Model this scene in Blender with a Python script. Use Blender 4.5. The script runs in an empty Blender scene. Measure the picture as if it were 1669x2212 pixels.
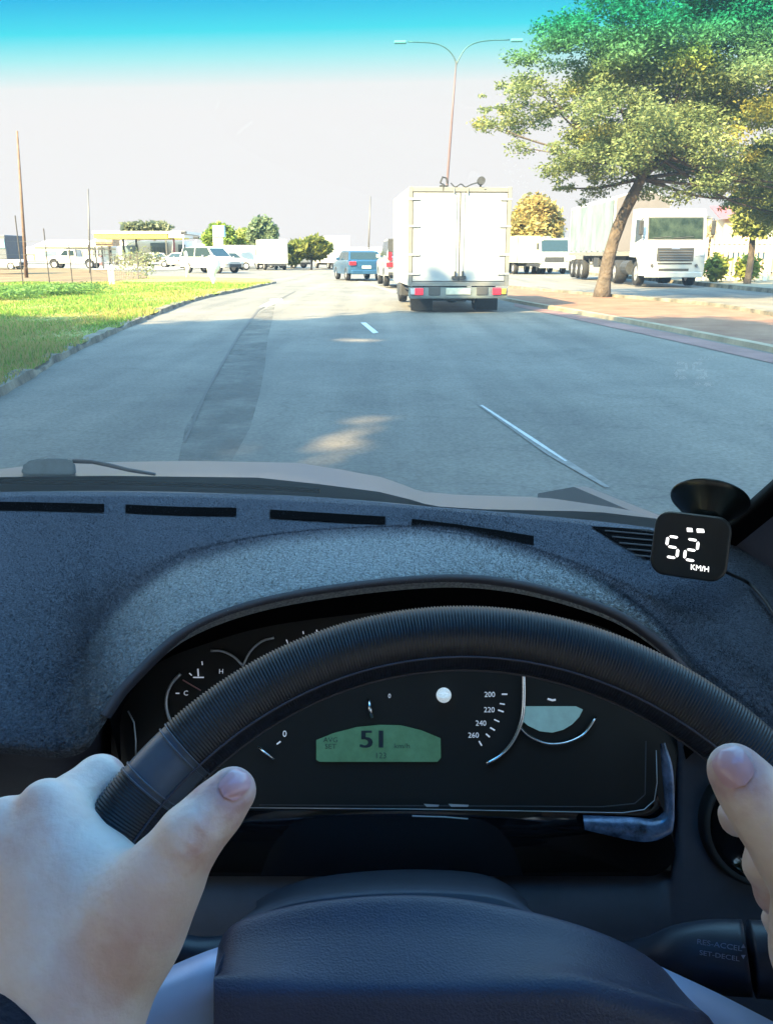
import bpy, bmesh, math, random
import numpy as np
from mathutils import Vector, Matrix
from mathutils.bvhtree import BVHTree
R = math.radians
sc = bpy.context.scene
COL = sc.collection
# ------------------------------------------------------------------ camera, sky, sun, exposure
F, CX, CY, HZ = 1850.0, 834.5, 1105.5, 550.0
TH = math.atan((CY - HZ) / F)
CAM = Vector((0, 0, 1.25))
FW = Vector((0, math.cos(TH), -math.sin(TH))); UP = Vector((0, math.sin(TH), math.cos(TH))); RT = Vector((1, 0, 0))
cd = bpy.data.cameras.new('camera'); cam = bpy.data.objects.new('camera', cd); COL.objects.link(cam)
cam.location = CAM; cam.rotation_euler = (math.pi / 2 - TH, 0, 0)
cd.sensor_fit = 'VERTICAL'; cd.sensor_height = 24; cd.lens = 12 / (CY / F)
cd.clip_start = 0.02; cd.clip_end = 6000
sc.camera = cam
SUN_EL, SUN_AZ = R(36), R(38)          # light travels towards +Y, turned SUN_AZ to the right
sdir = Vector((-math.sin(SUN_AZ) * math.cos(SUN_EL), -math.cos(SUN_AZ) * math.cos(SUN_EL), math.sin(SUN_EL)))
sl = bpy.data.lights.new('sun', 'SUN'); sl.energy = 4.2; sl.angle = R(0.9); sl.color = (1, .76, .38)
so = bpy.data.objects.new('sun', sl); COL.objects.link(so); so.rotation_euler = sdir.to_track_quat('Z', 'Y').to_euler()
EXPO = 2.65
sc.view_settings.view_transform = 'Standard'; sc.view_settings.look = 'None'
sc.view_settings.gamma = 1; sc.view_settings.use_curve_mapping = False; sc.view_settings.exposure = EXPO
w = bpy.data.worlds.new('World'); sc.world = w; w.use_nodes = True
nt = w.node_tree; nt.nodes.clear()
def wn(t, **k):
    n = nt.nodes.new(t)
    for a, b in k.items(): setattr(n, a, b)
    return n
sky = wn('ShaderNodeTexSky', sky_type='NISHITA', sun_disc=False, sun_elevation=SUN_EL, sun_rotation=math.atan2(sdir.x, sdir.y), air_density=1.3, dust_density=2.0, ozone_density=2.5)
tc = wn('ShaderNodeTexCoord'); sx = wn('ShaderNodeSeparateXYZ'); nt.links.new(tc.outputs['Generated'], sx.inputs[0])
ramp = wn('ShaderNodeValToRGB'); nt.links.new(sx.outputs['Z'], ramp.inputs[0])
ramp.color_ramp.elements[0].position = 0.20; ramp.color_ramp.elements[0].color = (1, 1, 1, 1)
ramp.color_ramp.elements[1].position = 0.55; ramp.color_ramp.elements[1].color = (1.0, 1.50, 1.42, 1)
mul = wn('ShaderNodeMixRGB', blend_type='MULTIPLY'); mul.inputs[0].default_value = 1
nt.links.new(sky.outputs[0], mul.inputs[1]); nt.links.new(ramp.outputs[0], mul.inputs[2])
# thin bright haze veil low over the horizon: the Nishita colour is averaged towards white there
hz = wn('ShaderNodeValToRGB'); nt.links.new(sx.outputs['Z'], hz.inputs[0])
hz.color_ramp.elements[0].position = 0.28; hz.color_ramp.elements[0].color = (1, 1, 1, 1)
hz.color_ramp.elements[1].position = 0.50; hz.color_ramp.elements[1].color = (0, 0, 0, 1)
SKY = 0.13
top = 0.935 / 2 ** EXPO / SKY
mix = wn('ShaderNodeMixRGB'); nt.links.new(hz.outputs[0], mix.inputs[0]); nt.links.new(mul.outputs[0], mix.inputs[1])
mix.inputs[2].default_value = (top * 1.01, top * 1.0, top * .985, 1)
bg = wn('ShaderNodeBackground'); bg.inputs[1].default_value = SKY; nt.links.new(mix.outputs[0], bg.inputs[0])
wo = wn('ShaderNodeOutputWorld'); nt.links.new(bg.outputs[0], wo.inputs[0])
sc.cycles.use_denoising = True; sc.cycles.transparent_max_bounces = 24; sc.cycles.max_bounces = 8

# ------------------------------------------------------------------ helpers
def ray(x, y): return FW + RT * ((x - CX) / F) + UP * ((CY - y) / F)
def Pd(x, y, d): return CAM + ray(x, y) * d                      # by depth along the lens axis
def PY(x, y, Y): r = ray(x, y); return CAM + r * (Y / r.y)       # by world distance ahead
def Pz(x, y, z): r = ray(x, y); return CAM + r * ((z - CAM.z) / r.z)
def sst(a, b, x): t = min(1, max(0, (x - a) / (b - a))); return t * t * (3 - 2 * t)
def lerp(a, b, t): return a + (b - a) * t
def zt(x, Y): return 0.0                                        # the land is flat here
def G(x, y, lift=0.0):
    r = ray(x, y); Y = 20.
    for i in range(60):
        z = zt(r.x * Y / r.y, Y) + lift
        d = (z - CAM.z) / (r.z / r.y) if r.z < -1e-4 else 400
        Y = lerp(Y, min(max(d, 1), 400), .5)
    return Vector((r.x * Y / r.y, Y, zt(r.x * Y / r.y, Y) + lift))
def interp(xs, ys, x):
    return float(np.interp(x, xs, ys))
def cat(pts, n):                                                # Catmull-Rom through points of any dimension
    P = [np.array(p, float) for p in pts]; P = [2 * P[0] - P[1]] + P + [2 * P[-1] - P[-2]]
    out = []; m = len(P) - 3
    for i in range(n):
        t = i / (n - 1) * m; k = min(int(t), m - 1); t -= k
        a, b, c, d = P[k:k + 4]
        out.append(.5 * ((2 * b) + (-a + c) * t + (2 * a - 5 * b + 4 * c - d) * t * t + (-a + 3 * b - 3 * c + d) * t ** 3))
    return out

def mat(name, col, rough=.6, metal=0., noise=None, bump=None, spec=.5, coat=0, trans=0, emit=None, estr=0, sss=0, col2=None, coord='Object'):
    m = bpy.data.materials.new(name); m.use_nodes = True; n = m.node_tree; b = n.nodes['Principled BSDF']
    b.inputs['Base Color'].default_value = (*col, 1); b.inputs['Roughness'].default_value = rough
    b.inputs['Metallic'].default_value = metal; b.inputs['Specular IOR Level'].default_value = spec
    b.inputs['Coat Weight'].default_value = coat; b.inputs['Coat Roughness'].default_value = .05
    if sss:
        b.inputs['Subsurface Weight'].default_value = sss; b.inputs['Subsurface Scale'].default_value = .01
        b.inputs['Subsurface Radius'].default_value = (1, .3, .15)
    if emit: b.inputs['Emission Color'].default_value = (*emit, 1); b.inputs['Emission Strength'].default_value = estr
    t = n.nodes.new('ShaderNodeTexCoord')
    if noise:
        sc_, amt = noise[:2]
        x = n.nodes.new('ShaderNodeTexNoise'); x.inputs['Scale'].default_value = sc_; x.inputs['Detail'].default_value = noise[2] if len(noise) > 2 else 6
        x.inputs['Roughness'].default_value = .65
        n.links.new(t.outputs[coord], x.inputs['Vector'])
        r = n.nodes.new('ShaderNodeValToRGB'); r.color_ramp.elements[0].position = .32; r.color_ramp.elements[1].position = .68
        c2 = col2 or tuple(min(1, c * (1 + amt)) for c in col)
        r.color_ramp.elements[0].color = (*[c * (1 - amt) for c in col], 1); r.color_ramp.elements[1].color = (*c2, 1)
        n.links.new(x.outputs['Fac'], r.inputs[0]); n.links.new(r.outputs[0], b.inputs['Base Color'])
    if bump:
        x = n.nodes.new('ShaderNodeTexNoise'); x.inputs['Scale'].default_value = bump[0]; x.inputs['Detail'].default_value = 5
        n.links.new(t.outputs[coord], x.inputs['Vector'])
        u = n.nodes.new('ShaderNodeBump'); u.inputs['Strength'].default_value = bump[1]; u.inputs['Distance'].default_value = bump[2]
        n.links.new(x.outputs['Fac'], u.inputs['Height']); n.links.new(u.outputs[0], b.inputs['Normal'])
    return m
def attr_mat(name, rough=.6, transl=.0, scale=None):
    m = bpy.data.materials.new(name); m.use_nodes = True; n = m.node_tree; b = n.nodes['Principled BSDF']
    a = n.nodes.new('ShaderNodeAttribute'); a.attribute_name = 'col'
    n.links.new(a.outputs['Color'], b.inputs['Base Color']); b.inputs['Roughness'].default_value = rough
    b.inputs['Specular IOR Level'].default_value = .25
    if transl:
        t = n.nodes.new('ShaderNodeBsdfTranslucent'); n.links.new(a.outputs['Color'], t.inputs[0])
        mx = n.nodes.new('ShaderNodeMixShader'); mx.inputs[0].default_value = transl
        n.links.new(b.outputs[0], mx.inputs[1]); n.links.new(t.outputs[0], mx.inputs[2]); n.links.new(mx.outputs[0], n.nodes['Material Output'].inputs[0])
    return m

class MB:
    """collects shapes, builds ONE mesh object"""
    def __init__(s): s.bm = bmesh.new(); s.mi = 0; s.mats = []
    def _new(s, vs, fs, mi=None):
        V = [s.bm.verts.new(v) for v in vs]
        for f in fs:
            try: q = s.bm.faces.new([V[i] for i in f]); q.material_index = s.mi if mi is None else mi
            except ValueError: pass
        return V
    def box(s, c, d, M=None, bev=0):
        cx, cy, cz = c; x, y, z = d[0] / 2, d[1] / 2, d[2] / 2
        vs = [Vector((cx + i * x, cy + j * y, cz + k * z)) for i in (-1, 1) for j in (-1, 1) for k in (-1, 1)]
        if M is not None: vs = [M @ v for v in vs]
        V = s._new(vs, [(0, 1, 3, 2), (4, 6, 7, 5), (0, 4, 5, 1), (2, 3, 7, 6), (0, 2, 6, 4), (1, 5, 7, 3)])
        if bev:
            es = list({e for v in V for e in v.link_edges})
            bmesh.ops.bevel(s.bm, geom=es, offset=bev, segments=3, profile=.5, affect='EDGES')
        return s
    def tube(s, pts, r, seg=8, cap=True):
        pts = [Vector(p) for p in pts]; rs = r if isinstance(r, (list, tuple)) else [r] * len(pts)
        rings = []; up = None
        for i, p in enumerate(pts):
            t = (pts[min(i + 1, len(pts) - 1)] - pts[max(i - 1, 0)]).normalized()
            if up is None: up = t.orthogonal().normalized()
            up = (up - t * up.dot(t)).normalized(); q = t.cross(up)
            rings.append([s.bm.verts.new(p + (up * math.cos(a) + q * math.sin(a)) * rs[i]) for a in [2 * math.pi * k / seg for k in range(seg)]])
        for a, b in zip(rings, rings[1:]):
            for k in range(seg):
                f = s.bm.faces.new((a[k], a[(k + 1) % seg], b[(k + 1) % seg], b[k])); f.material_index = s.mi
        if cap:
            f = s.bm.faces.new(rings[0][::-1]); f.material_index = s.mi; f = s.bm.faces.new(rings[-1]); f.material_index = s.mi
        return s
    def cyl(s, a, b, r, seg=20, r2=None): return s.tube([a, b], [r, r if r2 is None else r2], seg)
    def prism(s, poly, off):
        off = Vector(off); n = len(poly); P = [Vector(p) for p in poly]
        s._new(P + [p + off for p in P], [tuple(range(n))[::-1], tuple(range(n, 2 * n))] + [(i, (i + 1) % n, (i + 1) % n + n, i + n) for i in range(n)])
        return s
    def poly(s, pts): s._new([Vector(p) for p in pts], [tuple(range(len(pts)))]); return s
    def grid(s, rows):
        n = len(rows); m = len(rows[0]); V = [s.bm.verts.new(Vector(p)) for r in rows for p in r]
        for i in range(n - 1):
            for j in range(m - 1):
                f = s.bm.faces.new((V[i * m + j], V[i * m + j + 1], V[(i + 1) * m + j + 1], V[(i + 1) * m + j])); f.material_index = s.mi
        return s
    def ell(s, c, r, M=None, seg=16):
        c = Vector(c); r = (r, r, r) if not hasattr(r, '__len__') else r
        rows = []
        for i in range(seg // 2 + 1):
            ph = math.pi * i / (seg // 2)
            rows.append([])
            for j in range(seg + 1):
                a = 2 * math.pi * j / seg
                v = Vector((r[0] * math.sin(ph) * math.cos(a), r[1] * math.sin(ph) * math.sin(a), r[2] * math.cos(ph)))
                if M is not None: v = M @ v
                rows[-1].append(c + v)
        s.grid(rows); return s
    def build(s, name, m, parent=None, smooth=False, autos=None, weld=True):
        if weld: bmesh.ops.remove_doubles(s.bm, verts=s.bm.verts, dist=1e-6)
        bmesh.ops.recalc_face_normals(s.bm, faces=s.bm.faces)
        me = bpy.data.meshes.new(name); s.bm.to_mesh(me); s.bm.free()
        for k in (m if isinstance(m, (list, tuple)) else [m]): me.materials.append(k)
        if smooth:
            me.polygons.foreach_set('use_smooth', [True] * len(me.polygons))
            if autos: 
                try: me.set_sharp_from_angle(angle=R(autos))
                except Exception: pass
        o = bpy.data.objects.new(name, me); COL.objects.link(o)
        if parent is not None: put(o, parent)
        return o
def world_of(o):
    return o.matrix_basis.copy() if o.parent is None else world_of(o.parent) @ o.matrix_parent_inverse @ o.matrix_basis
def put(o, parent):
    o.parent = parent; o.matrix_parent_inverse = world_of(parent).inverted()
def tag(o, label=None, cat_=None, group=None, kind=None):
    if label: o['label'] = label
    if cat_: o['category'] = cat_
    if group: o['group'] = group
    if kind: o['kind'] = kind
    return o
def empty(name, loc, label, cat_, group=None):
    o = bpy.data.objects.new(name, None); o.location = loc; o.empty_display_size = .1; COL.objects.link(o)
    return tag(o, label, cat_, group)
def mesh_np(name, V, Fc, m, parent=None, cols=None, smooth=False):
    me = bpy.data.meshes.new(name); k = Fc.shape[1]
    me.vertices.add(len(V)); me.vertices.foreach_set('co', V.astype(np.float32).ravel())
    me.loops.add(len(Fc) * k); me.loops.foreach_set('vertex_index', Fc.astype(np.int32).ravel())
    me.polygons.add(len(Fc)); me.polygons.foreach_set('loop_start', np.arange(0, len(Fc) * k, k, dtype=np.int32))
    try: me.polygons.foreach_set('loop_total', np.full(len(Fc), k, dtype=np.int32))
    except Exception: pass
    if smooth: me.polygons.foreach_set('use_smooth', [True] * len(Fc))
    me.update(calc_edges=True)
    if cols is not None:
        a = me.color_attributes.new('col', 'FLOAT_COLOR', 'POINT'); c = np.ones((len(V), 4), np.float32); c[:, :3] = cols; a.data.foreach_set('color', c.ravel())
    for q in (m if isinstance(m, (list, tuple)) else [m]): me.materials.append(q)
    o = bpy.data.objects.new(name, me); COL.objects.link(o)
    if parent is not None: put(o, parent)
    return o
_tc = {}
def text_mesh(mb, body, size, M, align='CENTER', ext=0.0, sx=1.0):
    c = bpy.data.curves.new('t', 'FONT'); c.body = body; c.size = size; c.align_x = align; c.align_y = 'CENTER'; c.extrude = ext; c.resolution_u = 3
    o = bpy.data.objects.new('t', c); COL.objects.link(o)
    dg = bpy.context.evaluated_depsgraph_get(); me = bpy.data.meshes.new_from_object(o.evaluated_get(dg))
    vs = [M @ Vector((v.co.x * sx, v.co.y, v.co.z)) for v in me.vertices]; mb._new(vs, [tuple(p.vertices) for p in me.polygons])
    bpy.data.objects.remove(o); bpy.data.curves.remove(c); bpy.data.meshes.remove(me)
def basis(o, x, y):
    x = Vector(x).normalized(); z = x.cross(Vector(y)).normalized(); y = z.cross(x)
    M = Matrix((x, y, z)).transposed().to_4x4(); M.translation = o; return M

# smooth implicit bodies -> surface nets
def sdf_mesh(prims, vox, k=.012, deform=None):
    """prims: (p0, r0, p1, r1[, k]) round cones"""
    P = np.array([[*p[0], *p[2]] for p in prims]); rr = max(max(p[1], p[3]) for p in prims)
    lo = np.minimum(P[:, :3].min(0), P[:, 3:].min(0)) - rr - .02; hi = np.maximum(P[:, :3].max(0), P[:, 3:].max(0)) + rr + .02
    n = np.ceil((hi - lo) / vox).astype(int) + 1
    ax = [lo[i] + vox * np.arange(n[i]) for i in range(3)]
    D = np.full(n, 1.0, np.float32)
    for p in prims:
        a = np.array(p[0]); b = np.array(p[2]); ra, rb = p[1], p[3]; kk = p[4] if len(p) > 4 else k
        m = max(ra, rb) + 4 * kk + 3 * vox
        l = np.minimum(a, b) - m; h = np.maximum(a, b) + m
        s = [slice(max(0, int((l[i] - lo[i]) / vox)), min(n[i], int((h[i] - lo[i]) / vox) + 2)) for i in range(3)]
        X = ax[0][s[0]][:, None, None]; Y = ax[1][s[1]][None, :, None]; Z = ax[2][s[2]][None, None, :]
        ab = b - a; L = max(ab @ ab, 1e-12)
        t = np.clip(((X - a[0]) * ab[0] + (Y - a[1]) * ab[1] + (Z - a[2]) * ab[2]) / L, 0, 1)
        d = np.sqrt((X - a[0] - t * ab[0]) ** 2 + (Y - a[1] - t * ab[1]) ** 2 + (Z - a[2] - t * ab[2]) ** 2) - (ra + (rb - ra) * t)
        e = D[tuple(s)]; hh = np.maximum(kk - np.abs(e - d), 0) / kk
        D[tuple(s)] = np.minimum(e, d) - hh * hh * kk * .25
    I = D < 0
    # cells with a sign change
    c = np.zeros(n - 1, int)
    for i in (0, 1):
        for j in (0, 1):
            for q in (0, 1): c += I[i:n[0] - 1 + i, j:n[1] - 1 + j, q:n[2] - 1 + q]
    act = (c > 0) & (c < 8); idx = np.full(act.shape, -1); ijk = np.argwhere(act); idx[act] = np.arange(len(ijk))
    acc = np.zeros((len(ijk), 3)); cnt = np.zeros(len(ijk))
    cor = [(i, j, q) for i in (0, 1) for j in (0, 1) for q in (0, 1)]
    for a in cor:
        for b in cor:
            if sum(abs(x - y) for x, y in zip(a, b)) != 1 or a > b: continue
            da = D[ijk[:, 0] + a[0], ijk[:, 1] + a[1], ijk[:, 2] + a[2]]; db = D[ijk[:, 0] + b[0], ijk[:, 1] + b[1], ijk[:, 2] + b[2]]
            x = (da < 0) != (db < 0); t = np.where(x, da / np.where(x, da - db, 1), 0)
            pt = np.array(a) + t[:, None] * (np.array(b) - np.array(a)); acc[x] += pt[x]; cnt[x] += 1
    V = lo + vox * (ijk + acc / cnt[:, None])
    Fs = []
    for d in range(3):
        u, v = (d + 1) % 3, (d + 2) % 3
        s0 = [slice(None)] * 3; s1 = [slice(None)] * 3; s0[d] = slice(0, n[d] - 1); s1[d] = slice(1, n[d])
        ch = I[tuple(s0)] != I[tuple(s1)]; e = np.argwhere(ch); e = e[(e[:, u] > 0) & (e[:, v] > 0) & (e[:, u] < n[u] - 1) & (e[:, v] < n[v] - 1)]
        ins = I[tuple(e.T)]
        def cell(du, dv): q = e.copy(); q[:, u] -= du; q[:, v] -= dv; return idx[tuple(q.T)]
        f = np.stack([cell(0, 0), cell(1, 0), cell(1, 1), cell(0, 1)], 1)
        f[~ins] = f[~ins][:, ::-1]; Fs.append(f)
    return V, np.concatenate(Fs)
# ================================================================== THE DRIVER'S CAR
M_trim = mat('dark_plastic_trim', (.016, .018, .022), .55, noise=(60, .15), bump=(700, .25, .0006))
M_trim2 = mat('charcoal_panel', (.05, .054, .078), .6, noise=(40, .12), bump=(900, .25, .0005))
M_dark = mat('black_recess', (.006, .006, .007), 1.0, spec=0)
M_lip = mat('padded_lip', (.065, .065, .085), .5, bump=(500, .3, .0008))
M_piano = mat('piano_black', (.006, .006, .008), .06, coat=.6, noise=(30, .1))
M_face = mat('dial_face', (.005, .0055, .007), .55, noise=(40, .1))
M_chrome = mat('chrome_ring', (.75, .78, .85), .18, 1.0)
M_chromel = mat('satin_ring', (.62, .65, .72), .35, .6)
M_print = mat('white_print', (.75, .77, .8), .5, emit=(.7, .8, 1), estr=.06)
M_lcd = mat('green_lcd', (.06, .13, .09), .45, noise=(40, .35), emit=(.12, .40, .24), estr=.03)
M_lcd2 = mat('blue_lcd', (.14, .27, .31), .45, noise=(40, .25), emit=(.3, .6, .66), estr=.045)
M_ink = mat('lcd_ink', (.02, .035, .05), .6)
M_leather = mat('airbag_vinyl', (.036, .045, .082), .42, noise=(30, .12), bump=(900, .5, .0007))
M_rim = mat('rim_rubber', (.017, .019, .026), .42, bump=(900, .2, .0004))
M_band = mat('rim_smooth_leather', (.09, .115, .15), .32, bump=(300, .25, .0006))
M_silver = mat('silver_spoke', (.46, .58, .84), .38, .45, noise=(20, .05))
M_paint = mat('pale_hood_paint', (.05, .068, .10), .40, .1, noise=(3, .08), coat=.08)
M_cowl = mat('cowl_plastic', (.06, .064, .08), .5, noise=(20, .2))
M_fab = mat('dash_mat_fleece', (.085, .102, .140), .95, noise=(480, .35, 4), bump=(420, .9, .004), spec=.1)
M_glassd = mat('far_glass', (.03, .04, .045), .08)

car = empty('sedan_car', (-.37, .6, 0), 'car we sit in, seen from its driver seat over dash and bonnet', 'car')
OPN = Vector((0, -.9, .436)).normalized(); OP0 = Pd(834, 1600, .64)
def plane(x, y, n, p0, lift=0):
    r = ray(x, y); p = p0 + n * lift; return CAM + r * ((p - CAM).dot(n) / r.dot(n))
def OP(x, y, lift=0): return plane(x, y, OPN, OP0, lift)
def flatpoly(mb, pts, n, p0, lift, th=.0008):
    P = [plane(x, y, n, p0, lift) for x, y in pts]; mb.prism(P, -n * th)
DUST = .045
# --- windscreen, roof, shell
def Yb(x): return 1.0 - .34 * (x + .37) ** 2
gl = MB(); rows = []
for v in range(9):
    t = v / 8; rows.append([((x := -.37 + .722 * s), Yb(-.37 + .722 * s) - t * (.84 - .14 * s * s), .966 + t * .525) for s in [k / 12 - 1 for k in range(25)]])
gl.grid(rows)
m = bpy.data.materials.new('windscreen_glass'); m.use_nodes = True; n = m.node_tree; n.nodes.clear()
t = n.nodes.new('ShaderNodeBsdfTransparent'); g = n.nodes.new('ShaderNodeBsdfGlossy'); g.inputs['Roughness'].default_value = .02
mx = n.nodes.new('ShaderNodeMixShader'); mx.inputs[0].default_value = .025; out = n.nodes.new('ShaderNodeOutputMaterial')
dst = n.nodes.new('ShaderNodeBsdfTranslucent'); dst.inputs[0].default_value = (.9, .9, .9, 1); mx2 = n.nodes.new('ShaderNodeMixShader'); mx2.inputs[0].default_value = DUST   # thin road film on the glass
tcn = n.nodes.new('ShaderNodeTexCoord'); sp = n.nodes.new('ShaderNodeSeparateXYZ'); n.links.new(tcn.outputs['Object'], sp.inputs[0])
mr = n.nodes.new('ShaderNodeMapRange'); mr.inputs['From Min'].default_value = 1.313; mr.inputs['From Max'].default_value = 1.354; n.links.new(sp.outputs['Z'], mr.inputs['Value'])
cr = n.nodes.new('ShaderNodeValToRGB'); n.links.new(mr.outputs[0], cr.inputs[0]); n.links.new(cr.outputs[0], t.inputs[0])
els = cr.color_ramp.elements; els[0].position = 0; els[0].color = (1, 1, 1, 1); els[1].position = 1; els[1].color = (.006, .34, .84, 1)
for p_, c_ in ((.20, (.97, 1, 1)), (.42, (.45, .97, 1)), (.60, (.08, .84, .98)), (.82, (.03, .56, .92))): e = els.new(p_); e.color = (*c_, 1)
n.links.new(t.outputs[0], mx.inputs[1]); n.links.new(g.outputs[0], mx.inputs[2]); n.links.new(mx.outputs[0], mx2.inputs[1]); n.links.new(dst.outputs[0], mx2.inputs[2]); n.links.new(mx2.outputs[0], out.inputs[0])
M_screen = m
gl.build('windscreen', M_screen, car, smooth=True)
tag(bpy.data.objects['windscreen'], 'clear windscreen with a blue shade band along its top')
M_side_glass = bpy.data.materials.new('side_glass'); M_side_glass.use_nodes = True; n = M_side_glass.node_tree; n.nodes.clear(); t = n.nodes.new('ShaderNodeBsdfTransparent'); t.inputs[0].default_value = (.93, .95, .94, 1); o_ = n.nodes.new('ShaderNodeOutputMaterial'); n.links.new(t.outputs[0], o_.inputs[0])
b = MB(); b.box((-.37, -.84, 1.505), (1.5, 2.0, .03), bev=.01); b.build('roof', M_paint, car)
b = MB(); b.box((-.37, -.84, 1.485), (1.42, 1.96, .01)); b.build('headliner', mat('headliner_cloth', (.62, .62, .60), .9, noise=(200, .1)), car)
b = MB(); b.box((-.37, -.6, .25), (1.5, 2.6, .03)); b.build('floor_pan', M_trim, car)
for sx_ in (-1, 1):
    X = -.37 + sx_ * .76
    b = MB(); b.box((X, -.35, .57), (.05, 2.0, .66), bev=.012); b.box((X - sx_ * .005, -.95, 1.21), (.04, .10, .56)); b.build('door', M_trim2 if sx_ > 0 else M_trim, car)
    b = MB(); b.box((X, -.15, 1.20), (.006, 1.4, .55)); 
    mg = M_side_glass; b.build('side_window', mg, car)
b = MB(); b.box((-.37, -1.75, .6), (1.5, .06, .7)); b.build('rear_wall', M_trim, car)
# front body sides with arches
for sx_ in (-1, 1):
    X = -.37 + sx_ * .83
    pr = [(X, Y, z) for Y, z in [(.66, .3), (.66, .90), (1.2, .86), (1.9, .74), (2.35, .6), (2.42, .35), (2.1, .35)] + [(1.72 + .36 * math.cos(a), .33 + .36 * math.sin(a)) for a in np.linspace(0, math.pi, 10)] + [(1.3, .3)]]
    b = MB(); b.prism(pr, (-.03 * sx_, 0, 0)); b.build('fender', M_paint, car)
    b = MB(); b.cyl((X - .2 * sx_, 1.72, .33), (X - .01 * sx_, 1.72, .33), .325, 28); wv = b.build('wheel', M_cowl, car)
    b = MB(); b.cyl((X - .02 * sx_, 1.72, .33), (X + .002 * sx_, 1.72, .33), .21, 20); b.build('hubcap', M_silver, wv)
b = MB(); b.box((-.37, 2.38, .30), (1.56, .12, .26), bev=.04); b.build('front_bumper', M_paint, car)
# --- hood: crown in the middle, dip, fender crowns
SR = [0, .2, .28, .36, .405, .43, .5, .58, .62, .66, .74, .825, .9]
SYp = [995, 999, 1013, 1030, 1048, 1061, 1068, 1071, 1072, 1075, 1090, 1124, 1182]
rows = []
for Y in np.linspace(1.10, 2.42, 28):
    row = []
    for x in np.linspace(-.37 - .86, -.37 + .86, 87):
        r_ = abs(x + .37); py = interp(SR, SYp, r_)
        a = TH + math.atan((py - CY) / F)
        row.append((x, Y, 1.25 - Y * math.tan(a) - .10 * (Y - 1.55) ** 2 - .35 * max(0, Y - 2.15) ** 2 * 4))
    rows.append(row)
b = MB(); b.grid(rows); b.build('bonnet', M_paint, car, smooth=True)
rows = []
for k, (dy, z) in enumerate([(.0, .958), (.03, .966), (.06, .960), (.075, .950), (.12, .945), (.14, .93)]):
    rows.append([(x, Yb(x) + dy, z - .03 * abs(x + .37) ** 2) for x in np.linspace(-1.12, .39, 40)])
b = MB(); b.grid(rows); b.build('cowl_panel', M_cowl, car, smooth=True)
b = MB(); b.tube([(x, Yb(x) + .004, .970) for x in np.linspace(-1.1, .37, 40)], .0035, 6); b.build('windscreen_seal', M_dark, car)
# --- wiper pivot cover and arm on the cowl
wp = MB(); d_ = 1.14
prof = [(48, 1026), (47, 1010), (56, 998), (75, 991), (105, 989), (150, 991), (163, 998), (166, 1026), (150, 1029), (60, 1029)]
wp.prism([Pd(x, y, d_) for x, y in prof], Pd(105, 1000, d_ + .06) - Pd(105, 1000, d_))
bmesh.ops.bevel(wp.bm, geom=list(wp.bm.edges), offset=.003, segments=2, affect='EDGES')
wb = wp.build('wiper_pivot_cover', mat('grey_wiper_plastic', (.14, .18, .21), .45, noise=(60, .15)), car)
wa = MB(); wa.tube([Pd(x, y, d) for x, y, d in ((160, 995, 1.15), (200, 997, 1.14), (235, 1004, 1.12), (280, 1015, 1.10), (335, 1024, 1.08))], [.0035, .003, .003, .0027, .002], 8)
wa.build('wiper_arm', M_cowl, car, smooth=True)
wa = MB(); wa.tube([Pd(x, y, 1.06) for x, y in ((-300, 1040), (0, 1040), (300, 1043), (560, 1052), (690, 1060))], .0032, 6); wa.build('wiper_blade', M_dark, car)
# --- fleece mat on the dash
AA = [(-500, 1600, .93), (-200, 1600, .93), (0, 1598, .93), (120, 1607, .932), (180, 1590, .94), (215, 1540, .954), (270, 1465, .972), (400, 1350, 1.0), (600, 1280, 1.02), (900, 1240, 1.03), (1100, 1247, 1.028), (1300, 1300, 1.015), (1420, 1370, .995), (1500, 1450, .97), (1600, 1540, .945), (1750, 1700, .90), (1900, 1800, .88)]
BB = [(-500, 1420, .95), (-200, 1420, .95), (0, 1425, .951), (110, 1430, .956), (170, 1395, .966), (200, 1360, .974), (255, 1300, .985), (385, 1213, 1.004), (600, 1158, 1.024), (900, 1143, 1.027), (1100, 1178, 1.026), (1290, 1248, 1.02), (1405, 1330, .998), (1485, 1420, .972), (1590, 1500, .95), (1740, 1600, .92), (1880, 1700, .9)]
CC = [(-500, 1250, .965), (-200, 1250, .965), (0, 1250, .965), (100, 1250, .965), (160, 1245, .965), (210, 1240, .966), (290, 1215, .968), (440, 1172, .970), (630, 1150, .972), (910, 1134, .972), (1095, 1166, .972), (1275, 1222, .97), (1390, 1270, .965), (1470, 1310, .962), (1570, 1370, .96), (1700, 1450, .95), (1850, 1500, .94)]
DD = [(-500, 1066), (-200, 1063), (0, 1062), (90, 1062), (170, 1062), (230, 1062), (320, 1063), (470, 1066), (660, 1072), (920, 1093), (1090, 1106), (1260, 1122), (1380, 1136), (1460, 1148), (1560, 1163), (1680, 1200), (1850, 1260)]
cols = []
for a, b_, c, d in zip(AA, BB, CC, DD):
    A, B_, C_, D_ = Pz(*a), Pz(*b_), Pz(*c), Pz(*d, .974)
    low = A + Vector((0, .002, -.012))
    cols.append([low, A, lerp(A, B_, .5) + Vector((0, 0, .004)), B_, lerp(B_, C_, .45) + Vector((0, 0, .0005)), C_, lerp(C_, D_, .5), D_])
left = []                                                       # the passenger side, carried on to the far pillar
for xa, xd in ((-1.085, -1.085), (-.82, -.95)):
    c0 = cols[0]; q = [Vector((lerp(xa, xd, k / 7), p.y, p.z)) for k, p in enumerate(c0)]; dy = (Yb(xd) - .012) - c0[-1].y
    left.append([Vector((p.x, p.y + dy * k / 7 * (1 if k > 4 else .3), p.z)) for k, p in enumerate(q)])
cols = left + cols
NR, NC = 46, 190
c2 = [cat([tuple(p) for p in c], NR) for c in cols]
rows = [cat([tuple(c2[j][i]) for j in range(len(cols))], NC) for i in range(NR)]
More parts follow.
